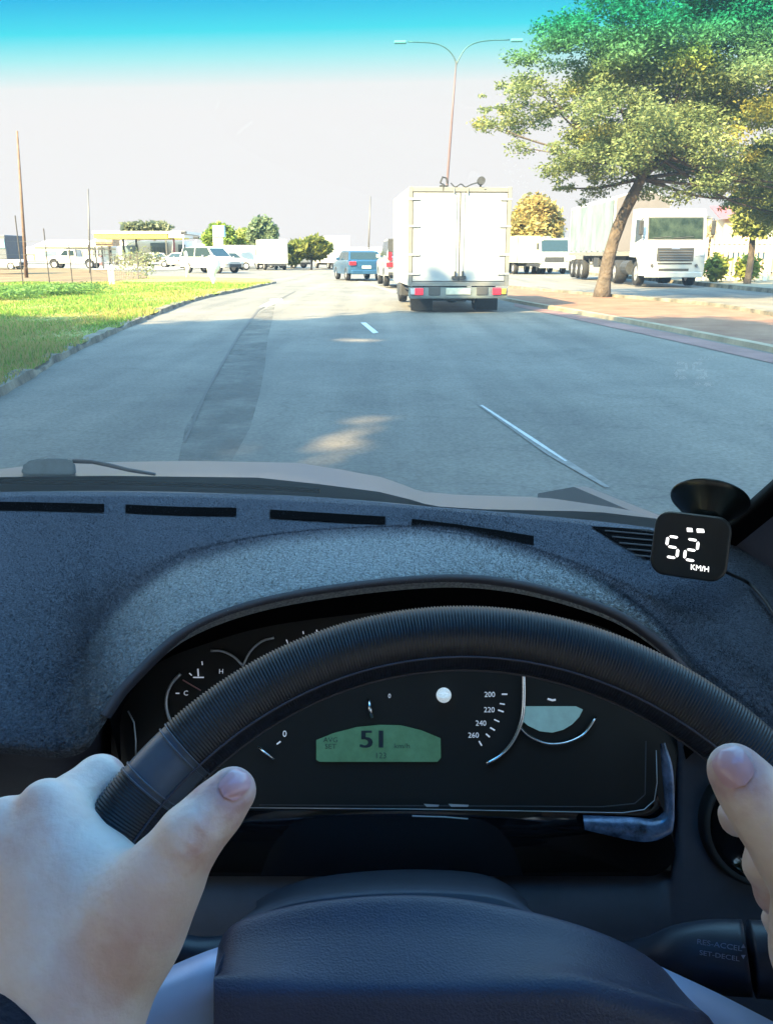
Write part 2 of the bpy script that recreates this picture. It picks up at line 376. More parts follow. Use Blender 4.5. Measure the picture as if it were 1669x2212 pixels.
matobj = MB(); matobj.grid([[tuple(p) for p in r_] for r_ in rows]); matobj.bm.normal_update()
bvh = BVHTree.FromBMesh(matobj.bm)
matV = np.array([[tuple(p) for p in r_] for r_ in rows])
def on_mat(x, y, lift=.0015):
    r = ray(x, y).normalized(); h = bvh.ray_cast(CAM, r)
    p = h[0] if h[0] else Pz(x, y, .972); return p - r * lift
# short pile, grown into the same mesh
rng = np.random.default_rng(5)
NP = 90000
i = rng.integers(1, NR - 2, NP); j = rng.integers(36, NC - 4, NP); fu = rng.random((NP, 1)); fv = rng.random((NP, 1))
P = (matV[i, j] * (1 - fu) + matV[i + 1, j] * fu) * (1 - fv) + (matV[i, j + 1] * (1 - fu) + matV[i + 1, j + 1] * fu) * fv
nrm = np.cross(matV[i, j + 1] - matV[i, j], matV[i + 1, j] - matV[i, j]); nrm /= np.linalg.norm(nrm, axis=1)[:, None] + 1e-9
nrm *= np.sign(nrm[:, 2:3] + 1e-9)
dirv = nrm + rng.normal(0, .55, (NP, 3)); dirv /= np.linalg.norm(dirv, axis=1)[:, None]
side = np.cross(dirv, rng.normal(0, 1, (NP, 3))); side /= np.linalg.norm(side, axis=1)[:, None]
h = rng.uniform(.0012, .0032, (NP, 1))
V = np.concatenate([P - side * .00025, P + side * .00025, P + dirv * h]); Fc = np.stack([np.arange(NP), np.arange(NP) + NP, np.arange(NP) + 2 * NP], 1)
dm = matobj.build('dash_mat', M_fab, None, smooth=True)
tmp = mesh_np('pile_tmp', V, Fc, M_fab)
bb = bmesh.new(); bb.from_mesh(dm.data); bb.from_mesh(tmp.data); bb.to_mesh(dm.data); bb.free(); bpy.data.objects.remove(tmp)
# the raised part over the dials has brighter light painted into its colour
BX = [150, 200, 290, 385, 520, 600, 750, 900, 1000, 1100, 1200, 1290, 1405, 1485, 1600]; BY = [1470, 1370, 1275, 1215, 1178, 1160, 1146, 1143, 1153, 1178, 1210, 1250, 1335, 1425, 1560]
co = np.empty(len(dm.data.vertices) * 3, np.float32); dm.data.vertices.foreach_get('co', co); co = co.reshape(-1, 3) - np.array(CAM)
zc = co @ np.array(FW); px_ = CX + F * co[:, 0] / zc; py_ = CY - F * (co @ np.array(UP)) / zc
lit_mask = np.clip((py_ - np.interp(px_, BX, BY) + 4) / 26, 0, 1) * np.clip((px_ - 130) / 230, 0, 1) * np.clip((1620 - px_) / 200, 0, 1) * np.clip((1900 - py_) / 200, 0, 1)
fc = np.ones((len(co), 4), np.float32); fc[:, 0] = fc[:, 1] = fc[:, 2] = lit_mask
at = dm.data.color_attributes.new('painted_light', 'FLOAT_COLOR', 'POINT'); at.data.foreach_set('color', fc.ravel())
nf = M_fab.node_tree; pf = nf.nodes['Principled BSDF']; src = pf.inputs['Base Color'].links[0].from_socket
an_ = nf.nodes.new('ShaderNodeAttribute'); an_.attribute_name = 'painted_light'; mxf = nf.nodes.new('ShaderNodeMixRGB'); mxf.blend_type = 'MIX'
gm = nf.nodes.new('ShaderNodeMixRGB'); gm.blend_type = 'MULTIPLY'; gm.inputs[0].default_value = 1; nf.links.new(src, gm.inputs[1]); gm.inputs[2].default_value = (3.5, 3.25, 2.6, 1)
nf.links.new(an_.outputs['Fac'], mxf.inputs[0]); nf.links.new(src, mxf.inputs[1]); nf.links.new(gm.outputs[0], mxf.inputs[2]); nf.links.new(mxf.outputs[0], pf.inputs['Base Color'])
tag(dm, 'blue grey fleece mat spread over the dashboard top with four slots', 'dash mat')
# defroster slots in the mat
for pts in ([(-260, 1090), (-100, 1091), (60, 1093), (226, 1097)], [(272, 1098), (390, 1103), (511, 1105)], [(583, 1109), (700, 1116), (832, 1124)], [(889, 1130), (980, 1141), (1070, 1154), (1152, 1167)]):
    q = cat(pts, 16); s = MB(); hgt = 9 if pts[0][0] < 800 else 10
    s.grid([[on_mat(p[0], p[1] - hgt, .004) for p in q], [on_mat(p[0], p[1], .0042) for p in q], [on_mat(p[0], p[1] + hgt, .004) for p in q]])
    s.build('defroster_slot', M_dark, dm)
# corner louvre vent
lv = MB(); lv.poly([on_mat(x, y, .004) for x, y in ((1275, 1136), (1400, 1143), (1470, 1160), (1475, 1212), (1395, 1206), (1330, 1172))])
lvo = lv.build('corner_vent', M_dark, car)
for k in range(5):
    s = MB(); y0 = 1146 + k * 12; x0 = 1305 + k * 16
    s.tube([on_mat(x, y0 + (x - 1305) * .09 - abs(k) * .2, .008) for x in np.linspace(x0, 1470, 8)], .0011, 6); s.build('vent_slat', M_lip, lvo)
# --- binnacle lip and throat
LC = [(150, 1640, -.014), (195, 1570, 0), (240, 1500, 0)]
arch = [a for a in AA if 215 <= a[0] <= 1620]
outl = [(262, 1660), (266, 1530), (330, 1440), (460, 1385), (620, 1345), (900, 1315), (1100, 1320), (1290, 1350), (1400, 1420), (1450, 1510), (1480, 1640)]
# resample both by same count
ac = cat([tuple(Pz(*a)) + () for a in arch], 60); cx_, cy_ = 860, 1800
rows = [[], [], [], [], []]
oc = cat([tuple(OP(x, y, .004)) for x, y in outl], 60)
def prj(p):
    d = Vector(p) - CAM; z = d.dot(FW); return (CX + F * d.x / z, CY - F * d.dot(UP) / z, z)
for a, o_ in zip(ac, oc):
    x, y, d = prj(a); v = Vector((cx_ - x, (cy_ - y) * 1.3)).normalized()
    rows[0].append(Pd(x, y, d + .004)); rows[1].append(Pd(x + v.x * 4, y + v.y * 4, d - .004)); rows[2].append(Pd(x + v.x * 16, y + v.y * 16, d - .004)); rows[3].append(Pd(x + v.x * 27, y + v.y * 27, d + .008)); rows[4].append(Vector(o_))
b = MB(); b.grid(rows[:4]); b.build('binnacle_lip', M_lip, car, smooth=True)
b = MB(); b.grid([rows[3], rows[4]]); b.build('binnacle_hood', M_dark, car, smooth=True)
# --- dashboard body below
def pdep(y): return (OP(834, y) - CAM).dot(FW)
rows = [[] for _ in range(7)]
for a in cat([(-2750., 1600., .93), (-1800., 1600., .93), (-1100., 1600., .93)] + [tuple(map(float, q)) for q in AA], 110):
    x, y, z = a; p = Pz(x, y, z); d = (p - CAM).dot(FW); arc = sst(215, 250, x) * (1 - sst(1435, 1462, x))
    rows[0].append(Pd(x, y + 2, lerp(d + .004, .80, arc)))
    rows[1].append(Pd(x, y + 14, lerp(d + .006, .80, arc)))
    yy = max(1640, y + 60)
    rows[2].append(Pd(x, yy, lerp(pdep(yy) + .002, .80, arc)))
    y3 = 1780 + max(0, y - 1700); rows[3].append(Pd(x, y3, lerp(pdep(y3) + .002, .74, arc))); rows[4].append(Pd(x, 1905, pdep(1905) + .002)); rows[5].append(Pd(x, 2010, pdep(1905) + .004)); rows[6].append(Pd(x, 2600, pdep(1905) - .05))
b = MB(); b.grid(rows); b.build('dashboard', M_trim2, car, smooth=True)
# --- instrument cluster
cl = MB(); flatpoly(cl, [(250, 1880), (236, 1480), (420, 1330), (900, 1270), (1320, 1310), (1470, 1450), (1448, 1880)], OPN, OP0, 0, .01)
clo = cl.build('instrument_cluster', M_face, car)
def seg(name, pts, r, m, lift=.004, parent=None, sg=6):
    s = MB(); s.tube([OP(x, y, lift) for x, y in pts], r, sg); return s.build(name, m, parent or clo, smooth=True)
def arc(c, rx, ry, a0, a1, n=20): return [(c[0] + rx * math.cos(R(a)), c[1] - ry * math.sin(R(a))) for a in np.linspace(a0, a1, n)]
seg('gauge_ring', cat([(1128, 1400), (1131, 1497), (1126, 1555), (1108, 1600), (1082, 1630), (1050, 1649)], 26), .0017, M_chrome)
seg('gauge_ring', cat([(1118, 1566), (1140, 1588), (1170, 1603), (1197, 1607), (1230, 1601), (1262, 1583), (1286, 1548)], 26), .0013, M_chrome)
seg('gauge_ring', cat([(390, 1455), (372, 1475), (361, 1500), (360, 1530), (370, 1560), (390, 1590)], 16), .0013, M_chromel)
seg('gauge_ring', cat([(455, 1405), (480, 1406), (505, 1418), (523, 1436)], 10), .0009, M_chromel)
seg('gauge_ring', cat([(524, 1440), (540, 1408), (565, 1385), (592, 1377)], 10), .0009, M_chromel)
seg('gauge_ring', [(558, 1612), (576, 1628), (592, 1640)], .0011, M_chrome)
seg('gauge_ring', [(796, 1511), (799, 1532), (804, 1550)], .0016, M_chrome)
s = MB(); s.tube([OP(395, 1468, .006), OP(434, 1491, .006)], .0005, 6); s.build('needle', mat('needle_red', (.5, .22, .22), .5), clo)
for x, y, dx, dy in ((1089, 1499, 12, 0), (1084, 1520, 11, 2), (1081, 1535, 12, 4), (1072, 1556, 11, 5), (1063, 1574, 10, 6), (1053, 1588, 8, 7), (1037, 1605, -6, -10), (602, 1604, 8, -6)):
    s = MB(); s.tube([OP(x - dx / 2, y - dy / 2, .003), OP(x + dx / 2, y + dy / 2, .003)], .0005 if dx in (11,) else .0006, 5); s.build('tick_mark', M_print, clo)
for x, y, dx, dy in ((384, 1497, 8, 0), (412, 1456, 5, 5), (437, 1432, 1, 8), (620, 1385, 3, 8), (655, 1366, 1, 6), (684, 1362, 1, 5)):
    s = MB(); s.tube([OP(x - dx / 2, y - dy / 2, .003), OP(x + dx / 2, y + dy / 2, .003)], .00045, 5); s.build('tick_mark', M_print, clo)
def otext(mb, body, x, y, h, sx=1.0, ital=0, lift=.003):
    p = OP(x, y, lift); X = OP(x + 10, y, lift) - p; Yv = OPN.cross(X).normalized()
    M = basis(p, X, Yv + X.normalized() * ital); sz = h / F * (p - CAM).dot(FW) * 1.45
    if ital: M = M @ Matrix(((1, ital, 0, 0), (0, 1, 0, 0), (0, 0, 1, 0), (0, 0, 0, 1)))
    text_mesh(mb, body, sz, M, sx=sx)
for tx, x, y, h in (('200', 1057, 1500, 11), ('220', 1056, 1533, 11), ('240', 1038, 1562, 11), ('260', 1022, 1588, 11), ('0', 615, 1585, 13), ('C', 402, 1497, 10), ('H', 478, 1450, 10), ('0', 841, 1503, 9)): s = MB(); otext(s, tx, x, y, h); s.build('dial_number' if tx.isdigit() else 'dial_letter', M_print, clo)
s = MB(); p = OP(429, 1460, .003); s.tube([p, p + Vector((0, 0, .006))], .0006, 5); s.tube([p + Vector((-.004, 0, -.001)), p + Vector((.004, 0, -.001))], .0005, 5); s.build('temperature_icon', M_print, clo)
s = MB(); s.cyl(OP(958, 1501, 0), OP(958, 1501, .009), .0056, 24); s.ell(OP(958, 1501, .009), (.0054, .0054, .0015)); s.build('reset_knob', mat('frosted_knob', (.85, .9, .92), .5, 0, noise=(500, .2), emit=(.7, .85, .95), estr=.07), clo, smooth=True)  # faint glow added to brighten the knob, which is no lamp
lcd = [(683, 1640), (683, 1598), (720, 1583), (770, 1570), (820, 1565), (865, 1566), (910, 1577), (951, 1594), (952, 1636), (944, 1645), (690, 1645)]
s = MB(); flatpoly(s, lcd, OPN, OP0, .003); l1 = s.build('trip_display', M_lcd, clo)
s = MB(); otext(s, '51', 807, 1598, 36, 1.2, lift=.0045); otext(s, '51', 809, 1598, 36, 1.2, lift=.0047); otext(s, '51', 805, 1598, 36, 1.2, lift=.0049); otext(s, 'AVG', 714, 1598, 10, 1.1, lift=.0045); otext(s, 'SET', 714, 1612, 10, 1.1, lift=.0045); otext(s, 'km/h', 868, 1611, 10, 1.2, lift=.0045); otext(s, '123', 822, 1632, 12, 1.0, lift=.0045)
s.build('display_digits', M_ink, l1)
s = MB(); flatpoly(s, [(1130, 1525), (1243, 1525), (1258, 1532), (1250, 1548), (1235, 1564), (1215, 1576), (1192, 1582), (1165, 1579), (1140, 1567), (1126, 1555)], OPN, OP0, .003); s.build('gear_display', M_lcd2, clo)
s = MB(); s.tube([OP(1182, 1509, .004), OP(1192, 1512, .004), OP(1199, 1511, .004)], .0008, 6); s.build('indicator_light', M_print, clo)
# bezel round the cluster: glossy frame with rounded lower corners
def rrect(x0, y0, x1, y1, r, n=7):
    P = []
    for cx, cy, a0 in ((x1 - r, y1 - r, 0), (x0 + r, y1 - r, 90), (x0 + r, y0 + r, 180), (x1 - r, y0 + r, 270)):
        P += [(cx + r * math.cos(R(a0 + 90 * k / n)), cy + r * math.sin(R(a0 + 90 * k / n))) for k in range(n + 1)]
    return P
def frame_ring(mb, inner, outer, li, lo, lback):
    A = [OP(x, y, li) for x, y in inner]; B = [OP(x, y, lo) for x, y in outer]; m_ = [OP((a[0] * .93 + b[0] * .07), (a[1] * .93 + b[1] * .07), lo) for a, b in zip(inner, outer)]
    Cc = [OP(x, y, lback) for x, y in outer]; n = len(A)
    V = A + m_ + B + Cc; fs = []
    for r_ in range(3): fs += [(r_ * n + i, r_ * n + (i + 1) % n, (r_ + 1) * n + (i + 1) % n, (r_ + 1) * n + i) for i in range(n)]
    mb._new(V, fs)
s = MB(); frame_ring(s, rrect(274, 1560 - 250, 1418, 1750, 40), rrect(240, 1250, 1458, 1892, 60), .005, .0055, -.02)
# cut away the upper part that the hood covers
bmesh.ops.delete(s.bm, geom=[v for v in s.bm.verts if prj(v.co)[1] < 1500], context='VERTS')
s.build('cluster_bezel', M_piano, car, smooth=True)
seg('lens_edge_line', [(540, 1744), (900, 1747), (1180, 1752), (1345, 1755), (1390, 1748), (1412, 1728), (1418, 1690), (1416, 1620)], .00035, M_chromel, .008, car)
seg('lens_edge_line', [(560, 1738), (1300, 1742), (1370, 1735), (1392, 1715), (1394, 1600)], .0004, M_lip, .010, car)
seg('lens_edge_line', [(277, 1535), (290, 1560), (294, 1600), (294, 1640)], .0006, M_chromel, .010, car)  # bright tube drawn for the thin reflection at the lens's left edge
s = MB(); 
for x0, x1 in ((915, 948), (968, 1012)): flatpoly(s, [(x0, 1736), (x1, 1738), (x1 - 2, 1742), (x0 + 6, 1742)], OPN, OP0, .014)
s.build('bezel_mark', M_chromel, car)
s = MB(); s.tube([OP(890, 1762, .008), OP(960, 1764, .008), OP(1010, 1768, .008)], .0005, 6); s.build('bezel_glint_strip', M_chromel, car)
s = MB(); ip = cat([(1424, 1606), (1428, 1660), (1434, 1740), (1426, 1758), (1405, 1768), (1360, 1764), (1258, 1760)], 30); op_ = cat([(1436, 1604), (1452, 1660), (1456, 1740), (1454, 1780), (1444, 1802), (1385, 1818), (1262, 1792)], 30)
s.grid([[OP(x, y, .0125) for x, y in ip], [OP((a[0] + b_[0]) / 2, (a[1] + b_[1]) / 2, .019) for a, b_ in zip(ip, op_)], [OP(x, y, .0175) for x, y in op_]]); s.build('bezel_corner_reflection', mat('painted_blue_reflection', (.012, .016, .022), .25, .3, noise=(60, .7, 10), col2=(.16, .24, .42), coat=.3), car, smooth=True)  # bluish reflection on the bezel corner, painted as a streaky strip
# --- light switch dial on the right-hand panel
dc = Pd(1642, 1783, pdep(1783) - .006); dn = (CAM - dc).normalized(); dn = (dn + Vector((0, -.6, .0))).normalized(); X = Vector((1, 0, 0)); Yv = dn.cross(X).normalized(); MD = basis(dc, X, Yv)
def lathe(mb, M, prof, sg=48): mb.grid([[M @ Vector((r_ * math.cos(2 * math.pi * k / sg), r_ * math.sin(2 * math.pi * k / sg), z)) for k in range(sg + 1)] for r_, z in prof])
s = MB(); lathe(s, MD, [(.043, -.02), (.043, .002), (.041, .005), (.038, .003)]); sw = s.build('light_switch', M_trim, car, smooth=True)
s = MB(); lathe(s, MD, [(.038, .003), (.034, -.001), (.022, -.001), (.0, -.001)]); s.build('switch_face', M_piano, sw, smooth=True)
s = MB(); lathe(s, MD, [(.018, 0), (.017, .014), (.0, .016)]); s.build('switch_knob', M_trim, sw, smooth=True)
s = MB(); p = plane(1548, 1747, dn, dc, .002); s.tube([p + (X * math.cos(a) * .0026 + Yv * math.sin(a) * .0034) for a in np.linspace(0, 6.28, 14)], .0007, 6)
s.tube([plane(1553, 1727, dn, dc, .002), plane(1558, 1718, dn, dc, .002)], .0006, 5); s.build('switch_symbol', mat('symbol_print', (.5, .75, .75), .5, emit=(.5, .8, .8), estr=.15), sw)
# --- column shroud, stalk
rows = []
tp = [(520, 1990), (560, 1968), (640, 1942), (760, 1926), (900, 1920), (1040, 1927), (1115, 1950), (1170, 1990)]
for dy, d in ((60, .44), (8, .445), (0, .452), (-4, .47), (-30, .56), (-50, .66)):
    rows.append([tuple(Pd(p[0] + (p[0] - 860) * (.0 if d < .5 else -.1), p[1] + dy, d)) for p in cat(tp, 30)])
s = MB(); s.grid(rows); s.build('column_shroud', M_trim2, car, smooth=True)
def stalk(name, pts, m, parent):
    s = MB(); q = cat([(*Pd(x, y, d), r_) for x, y, d, r_ in pts], 30); s.tube([p[:3] for p in q], [float(p[3]) for p in q], 18); return s.build(name, m, parent, smooth=True)
M_stalk = mat('stalk_plastic', (.028, .033, .052), .4, bump=(900, .2, .0004))
st = stalk('cruise_stalk', [(1180, 2040, .50, .008), (1310, 2072, .485, .009), (1400, 2076, .47, .012), (1470, 2070, .46, .0165), (1540, 2066, .455, .0182), (1612, 2068, .45, .0185)], M_stalk, car)
stalk('stalk_end', [(1622, 2069, .449, .0185), (1700, 2074, .445, .0185), (1800, 2080, .44, .017)], M_stalk, st)
s = MB()
for tx, x, y, h, s_ in (('RES-ACCEL', 1552, 2041, 11, 1.15), ('SET-DECEL', 1552, 2064, 10, 1.15)):
    p = Pd(x, y, .4338); M_ = basis(p, RT - UP * .04 - FW * .28, UP); text_mesh(s, tx, h / F * .44 * 1.45, M_, sx=s_)
for x, y, k in ((1604, 2043, 1), (1604, 2066, -1)): s.poly([Pd(x - 5, y + 4 * k, .4295), Pd(x + 5, y + 4 * k, .4290), Pd(x, y - 5 * k, .4292)])
s.build('stalk_lettering', mat('stalk_print', (.30, .33, .42), .6), st)
# left hand stalk, mostly dark behind the hand
stalk('indicator_stalk', [(560, 2040, .50, .008), (440, 2060, .49, .009), (330, 2050, .48, .011), (200, 2040, .47, .012)], M_stalk, car)

# ------------------------------------------------------------------ steering wheel
WC = Vector((.0384, .2746, .9173)); WT = .6752
WX = Vector((math.cos(.0106), math.sin(.0106), 0)); WY = Vector((0, math.sin(WT), math.cos(WT))); WY = (WY - WX * WY.dot(WX)).normalized(); WN = WX.cross(WY)
WR, WRr = .1904, .0158
def rimpt(a, ph, r): d = WX * math.cos(a) + WY * math.sin(a); return WC + d * (WR + r * math.cos(ph)) + WN * (r * math.sin(ph))
def torus_part(a0, a1, n, ns, rf):
    s = MB(); s.grid([[rimpt(a, ph, rf(a, ph)) for ph in np.linspace(0, 2 * math.pi, ns + 1)] for a in np.linspace(a0, a1, n)]); return s
RID = 800
def rfun(a, ph):
    k = math.cos(a * RID); up = .5 + .5 * math.cos(ph - .2)       # ridged outside, smooth towards the inside
    return WRr + .00042 * k * (.25 + .75 * up)
RB0, RB1 = R(134.0), R(141.5)
s = torus_part(RB1 - 2 * math.pi, RB0, 800 * 6 * 352 // 360, 26, rfun)
rim = s.build('steering_wheel', M_rim, car, smooth=True)
s = torus_part(RB0, RB1, 20, 26, lambda a, ph: WRr - .0004); s.build('smooth_grip_band', M_band, rim, smooth=True)
for a in (RB0, RB1, RB0 + R(.9), RB1 - R(.9)):
    s = MB(); s.tube([rimpt(a, ph, WRr + .0001) for ph in np.linspace(0, 2 * math.pi, 30)], .00045, 6); s.build('grip_seam', M_band, rim, smooth=True)
s = MB()
for off in (0, .28): s.tube([rimpt(a, math.pi * (1.05 - off), WRr + .0002) for a in np.linspace(R(20), R(160), 90)], .0006, 6)
s.build('inner_seam', M_lip, rim, smooth=True)
# airbag pad
yt = [(462, 2110), (468, 2060), (486, 2018), (520, 1990), (600, 1966), (700, 1948), (850, 1937), (1000, 1945), (1200, 1985), (1350, 2040), (1450, 2108), (1530, 2190), (1590, 2290)]
cols_ = []
for x, y in cat(yt, 60):
    yr = max(2128 + max(0, x - 1250) * .28, y + 26); e = sst(455, 520, x) * (1 - sst(1440, 1600, x))
    cols_.append([(x + (8 if x < 600 else 0), y + 6, .425), (x, y + 1, .408), (x, y, .402), (lerp(x, x, 1), lerp(y, yr, .33), .389), (x, lerp(y, yr, .66), .375), (x, yr - 20, .3655), (x, yr + 4, .3612), (x, yr + 30, .3588), (x, yr + 62, .3576), (x, yr + 120, .356), (x, yr + 330, .352)])
c3 = [cat([tuple(Pd(*p)) for p in c], 40) for c in cols_]
s = MB(); s.grid([[tuple(c[i]) for c in c3] for i in range(40)])
# side skirt on the left and right
for c in (c3[0], c3[-1]): s.grid([[tuple(p) for p in c], [tuple(Vector(p) + FW * .05) for p in c]])
s.build('airbag_pad', M_leather, rim, smooth=True)
def spoke(pts):
    rws = [[], [], [], [], []]
    for x, y, d in cat(pts, 14):
        for k, (dy, dd) in enumerate(((10, .02), (0, 0), (62, -.016), (110, -.022), (330, -.030))): rws[k].append(tuple(Pd(x, y + dy, d + dd)))
    s = MB(); s.grid(rws); return s.build('spoke', M_silver, rim, smooth=True)
spoke([(520, 2030, .405), (440, 2056, .402), (330, 2104, .398), (200, 2170, .392), (60, 2250, .385)])
spoke([(1400, 2075, .405), (1480, 2112, .402), (1560, 2150, .40), (1680, 2212, .392), (1850, 2300, .385)])

# --- A pillars
for sg_ in (1, -1):
    r0, r1, r2, r3 = [], [], [], []
    for t in np.linspace(-.06, 1, 12):
        X = .350 if sg_ > 0 else -1.09; Y = .815 - .70 * t; z = .966 + .525 * t
        r0.append((X - .022 * sg_, Y + .02, z + .004)); r1.append((X - .004 * sg_, Y + .004, z - .004)); r2.append((X + .010 * sg_, Y - .05, z - .012)); r3.append((X + .012 * sg_, Y - .155, z - .03))
    s = MB(); s.grid([r0, r1]); s.build('windscreen_border', M_dark, car, smooth=True)
    s = MB(); s.grid([r1, r2, r3, [(x + .05 * sg_, y - .02, z) for x, y, z in r3]]); s.build('pillar', M_trim2, car, smooth=True)
s = MB(); s.prism([Vector((.352, .86, .978)), Vector((.40, .60, .95)), Vector((.42, .40, .93)), Vector((.42, .40, .80)), Vector((.352, .86, .80))], (.03, 0, 0)); s.build('dash_end_panel', M_trim2, car)

# ------------------------------------------------------------------ speed display on its suction mount
hp = Pd(1490, 1179, .690); hn = (CAM - hp).normalized(); ang = R(-7.5)
hx = (RT * math.cos(ang) + UP * math.sin(ang)); hx = (hx - hn * hx.dot(hn)).normalized(); hy = hn.cross(hx); MH = basis(hp, hx, hy)
hud = empty('speed_display', hp, 'square black speed display reading 52 on a suction cup at the windscreen corner', 'speed display')
def rr3(wd, ht, r, z, sk=.0):
    return [MH @ Vector((x + sk * y, y, z)) for x, y in [(.902 * a, .902 * b) for a, b in [((cx) * (wd / 2 - r) + r * math.cos(R(a0 + k * 15)), (cy) * (ht / 2 - r) + r * math.sin(R(a0 + k * 15))) for cx, cy, a0 in ((1, 1, 0), (-1, 1, 90), (-1, -1, 180), (1, -1, 270)) for k in range(7)]]]
s = MB(); L = [rr3(.057, .051, .010, -.020), rr3(.0635, .0575, .0125, -.014), rr3(.0655, .0585, .0135, -.004), rr3(.0645, .0575, .013, 0), rr3(.062, .055, .012, .0006), rr3(.059, .052, .011, .0004)]
s._new(sum(L, []), [(a * 28 + i, a * 28 + (i + 1) % 28, (a + 1) * 28 + (i + 1) % 28, (a + 1) * 28 + i) for a in range(5) for i in range(28)] + [tuple(range(28)), tuple(range(140, 168))])
s.build('housing', mat('display_housing', (.010, .011, .014), .35, coat=.2, noise=(50, .1)), hud, smooth=True, autos=50)
def HPl(zx, zy, lift=.0012):
    return plane((1750 + zx / 4.07) / 1.2942, (1330 + zy / 4.07) / 1.2942, hn, hp, lift)
M_led = mat('white_led', (.9, .9, .9), .5, emit=(1, .98, .93), estr=.5)
def digit(mb, bl, wv, hv, on):
    def pt(u, v): return HPl(bl[0] + wv[0] * u + hv[0] * v, bl[1] + wv[1] * u + hv[1] * v)
    S = {'a': ((0, 1), (1, 1)), 'b': ((1, 1), (1, .5)), 'c': ((1, .5), (1, 0)), 'd': ((0, 0), (1, 0)), 'e': ((0, .5), (0, 0)), 'f': ((0, 1), (0, .5)), 'g': ((0, .5), (1, .5))}
    for k in on:
        (a, b_), (c, d) = S[k]; h = k in 'adg'; w1 = .055 if h else .12
        u0, v0 = (a + (.12 if h else 0), b_ - (0 if h else .045)); u1, v1 = (c - (.12 if h else 0), d + (0 if h else .045))
        P = []
        for f, ww in ((0, 0), (.16, 1), (.84, 1), (1, 0)): P.append((lerp(u0, u1, f), lerp(v0, v1, f), ww))
        up_ = [(u, v + ww * w1) if h else (u + ww * w1, v) for u, v, ww in P]; dn_ = [(u, v - ww * w1) if h else (u - ww * w1, v) for u, v, ww in P[1:3]][::-1]
        mb.prism([pt(*q) for q in up_ + dn_], -hn * .0008)
for bl, on in (((440, 915), 'afgcd'), ((655, 948), 'abged')):
    s = MB(); digit(s, bl, (130, 20), (30, -232), on); s.build('digit', M_led, hud)
s = MB()
for x, y, wd in ((718, 612, 34), (840, 622, 44)): s.prism([HPl(x - wd, y - 22), HPl(x + wd - 8, y - 18), HPl(x + wd, y + 24), HPl(x - wd + 4, y + 22)], -hn * .0006)
s.build('status_icons', M_led, hud)
s = MB(); text_mesh(s, 'KM/H', .0062, basis(HPl(832, 1052), hx, hy) @ Matrix(((1, -.1, 0, 0), (0, 1, 0, 0), (0, 0, 1, 0), (0, 0, 0, 1))), sx=.95); s.build('unit_lettering', M_led, hud)
# suction cup: a squat bell seen from the side, stuck to the glass
cc = Pd(1522, 1134, .708); top_ = Pd(1532, 1078, .719); ax_ = (top_ - cc).normalized(); MC = basis(cc, RT, ax_.cross(RT)); 
q = Matrix.Translation(cc) @ ax_.to_track_quat('Z', 'Y').to_matrix().to_4x4(); Lc = (top_ - cc).length
s = MB(); lathe(s, q, [(.0, .0), (.012, .002), (.0155, Lc * .25), (.022, Lc * .55), (.028, Lc * .80), (.0315, Lc * .94), (.032, Lc * .985), (.030, Lc), (.0, Lc * .97)], 40)
s.build('suction_cup', mat('suction_rubber', (.006, .010, .010), .25, noise=(50, .2)), hud, smooth=True)
s = MB(); s.cyl(Pd(1500, 1150, .712), cc + ax_ * .004, .009, 16); s.build('mount_arm', M_dark, hud, smooth=True)
s = MB(); s.tube([Vector(p) for p in cat([tuple(Pd(1548, 1225, .705)), tuple(Pd(1572, 1238, .71))] + [tuple(on_mat(x, y, .02)) for x, y in ((1612, 1257), (1640, 1283), (1668, 1322), (1700, 1390))], 30)], .0015, 8); s.build('power_cable', M_trim, hud, smooth=True)
# ================================================================== THE DRIVER
def T(p): return tuple(p)
def cone(a, b, k=None):
    c = (T(Pd(a[0], a[1], a[2])), a[3] / 1000, T(Pd(b[0], b[1], b[2])), b[3] / 1000)
    return c + ((k,) if k else ())
def chain(pts, k=None): return [cone(a, b, k) for a, b in zip(pts, pts[1:])]
LH = []
# left thumb
LH += chain([(215, 2120, .352, 21), (300, 1975, .350, 17.5), (352, 1895, .350, 14.2), (412, 1806, .350, 12.1)], .012)
LH += chain([(412, 1806, .350, 12.1), (462, 1753, .352, 10.7), (502, 1708, .354, 9.9)], .006)
# metacarpals / back of hand
wr = (130, 2240, .345, 21); wl = (10, 2260, .352, 20)
LH += [cone(wr, (122, 1765, .386, 11.5), .02), cone(wr, (20, 1800, .386, 12), .02), cone(wl, (-85, 1862, .396, 12), .02), cone(wl, (-180, 1940, .412, 11), .02),
       cone((150, 2080, .362, 17), (60, 1900, .378, 14), .02), cone((215, 2060, .358, 19), (140, 1850, .376, 13), .02), cone((235, 1960, .362, 11), (170, 1840, .382, 10), .02)]
LH += [cone((280, 2010, .356, 12), (222, 1900, .372, 9), .022), cone((278, 1925, .360, 9), (225, 1880, .372, 7), .016)]
LH += [cone(wr, (60, 2420, .335, 25), .02), cone(wl, (-60, 2440, .345, 24), .02)]
# knuckle bumps
LH += [cone((100, 1738, .383, 11.5), (103, 1742, .383, 11.5), .006), cone((10, 1785, .384, 12.5), (14, 1789, .384, 12.5), .006), cone((216, 1684, .413, 11.2), (217, 1687, .413, 11.2), .004)]
# tendons, first web, wrist bump
LH += [cone((150, 2120, .339, 6), (122, 1800, .372, 6), .016), cone((110, 2120, .341, 6), (30, 1830, .372, 6), .016), cone((60, 2120, .345, 6), (-75, 1890, .384, 6), .016)]
LH += [cone((300, 1950, .343, 7), (402, 1815, .343, 6), .012), cone((405, 1800, .344, 8), (420, 1790, .344, 8), .006)]
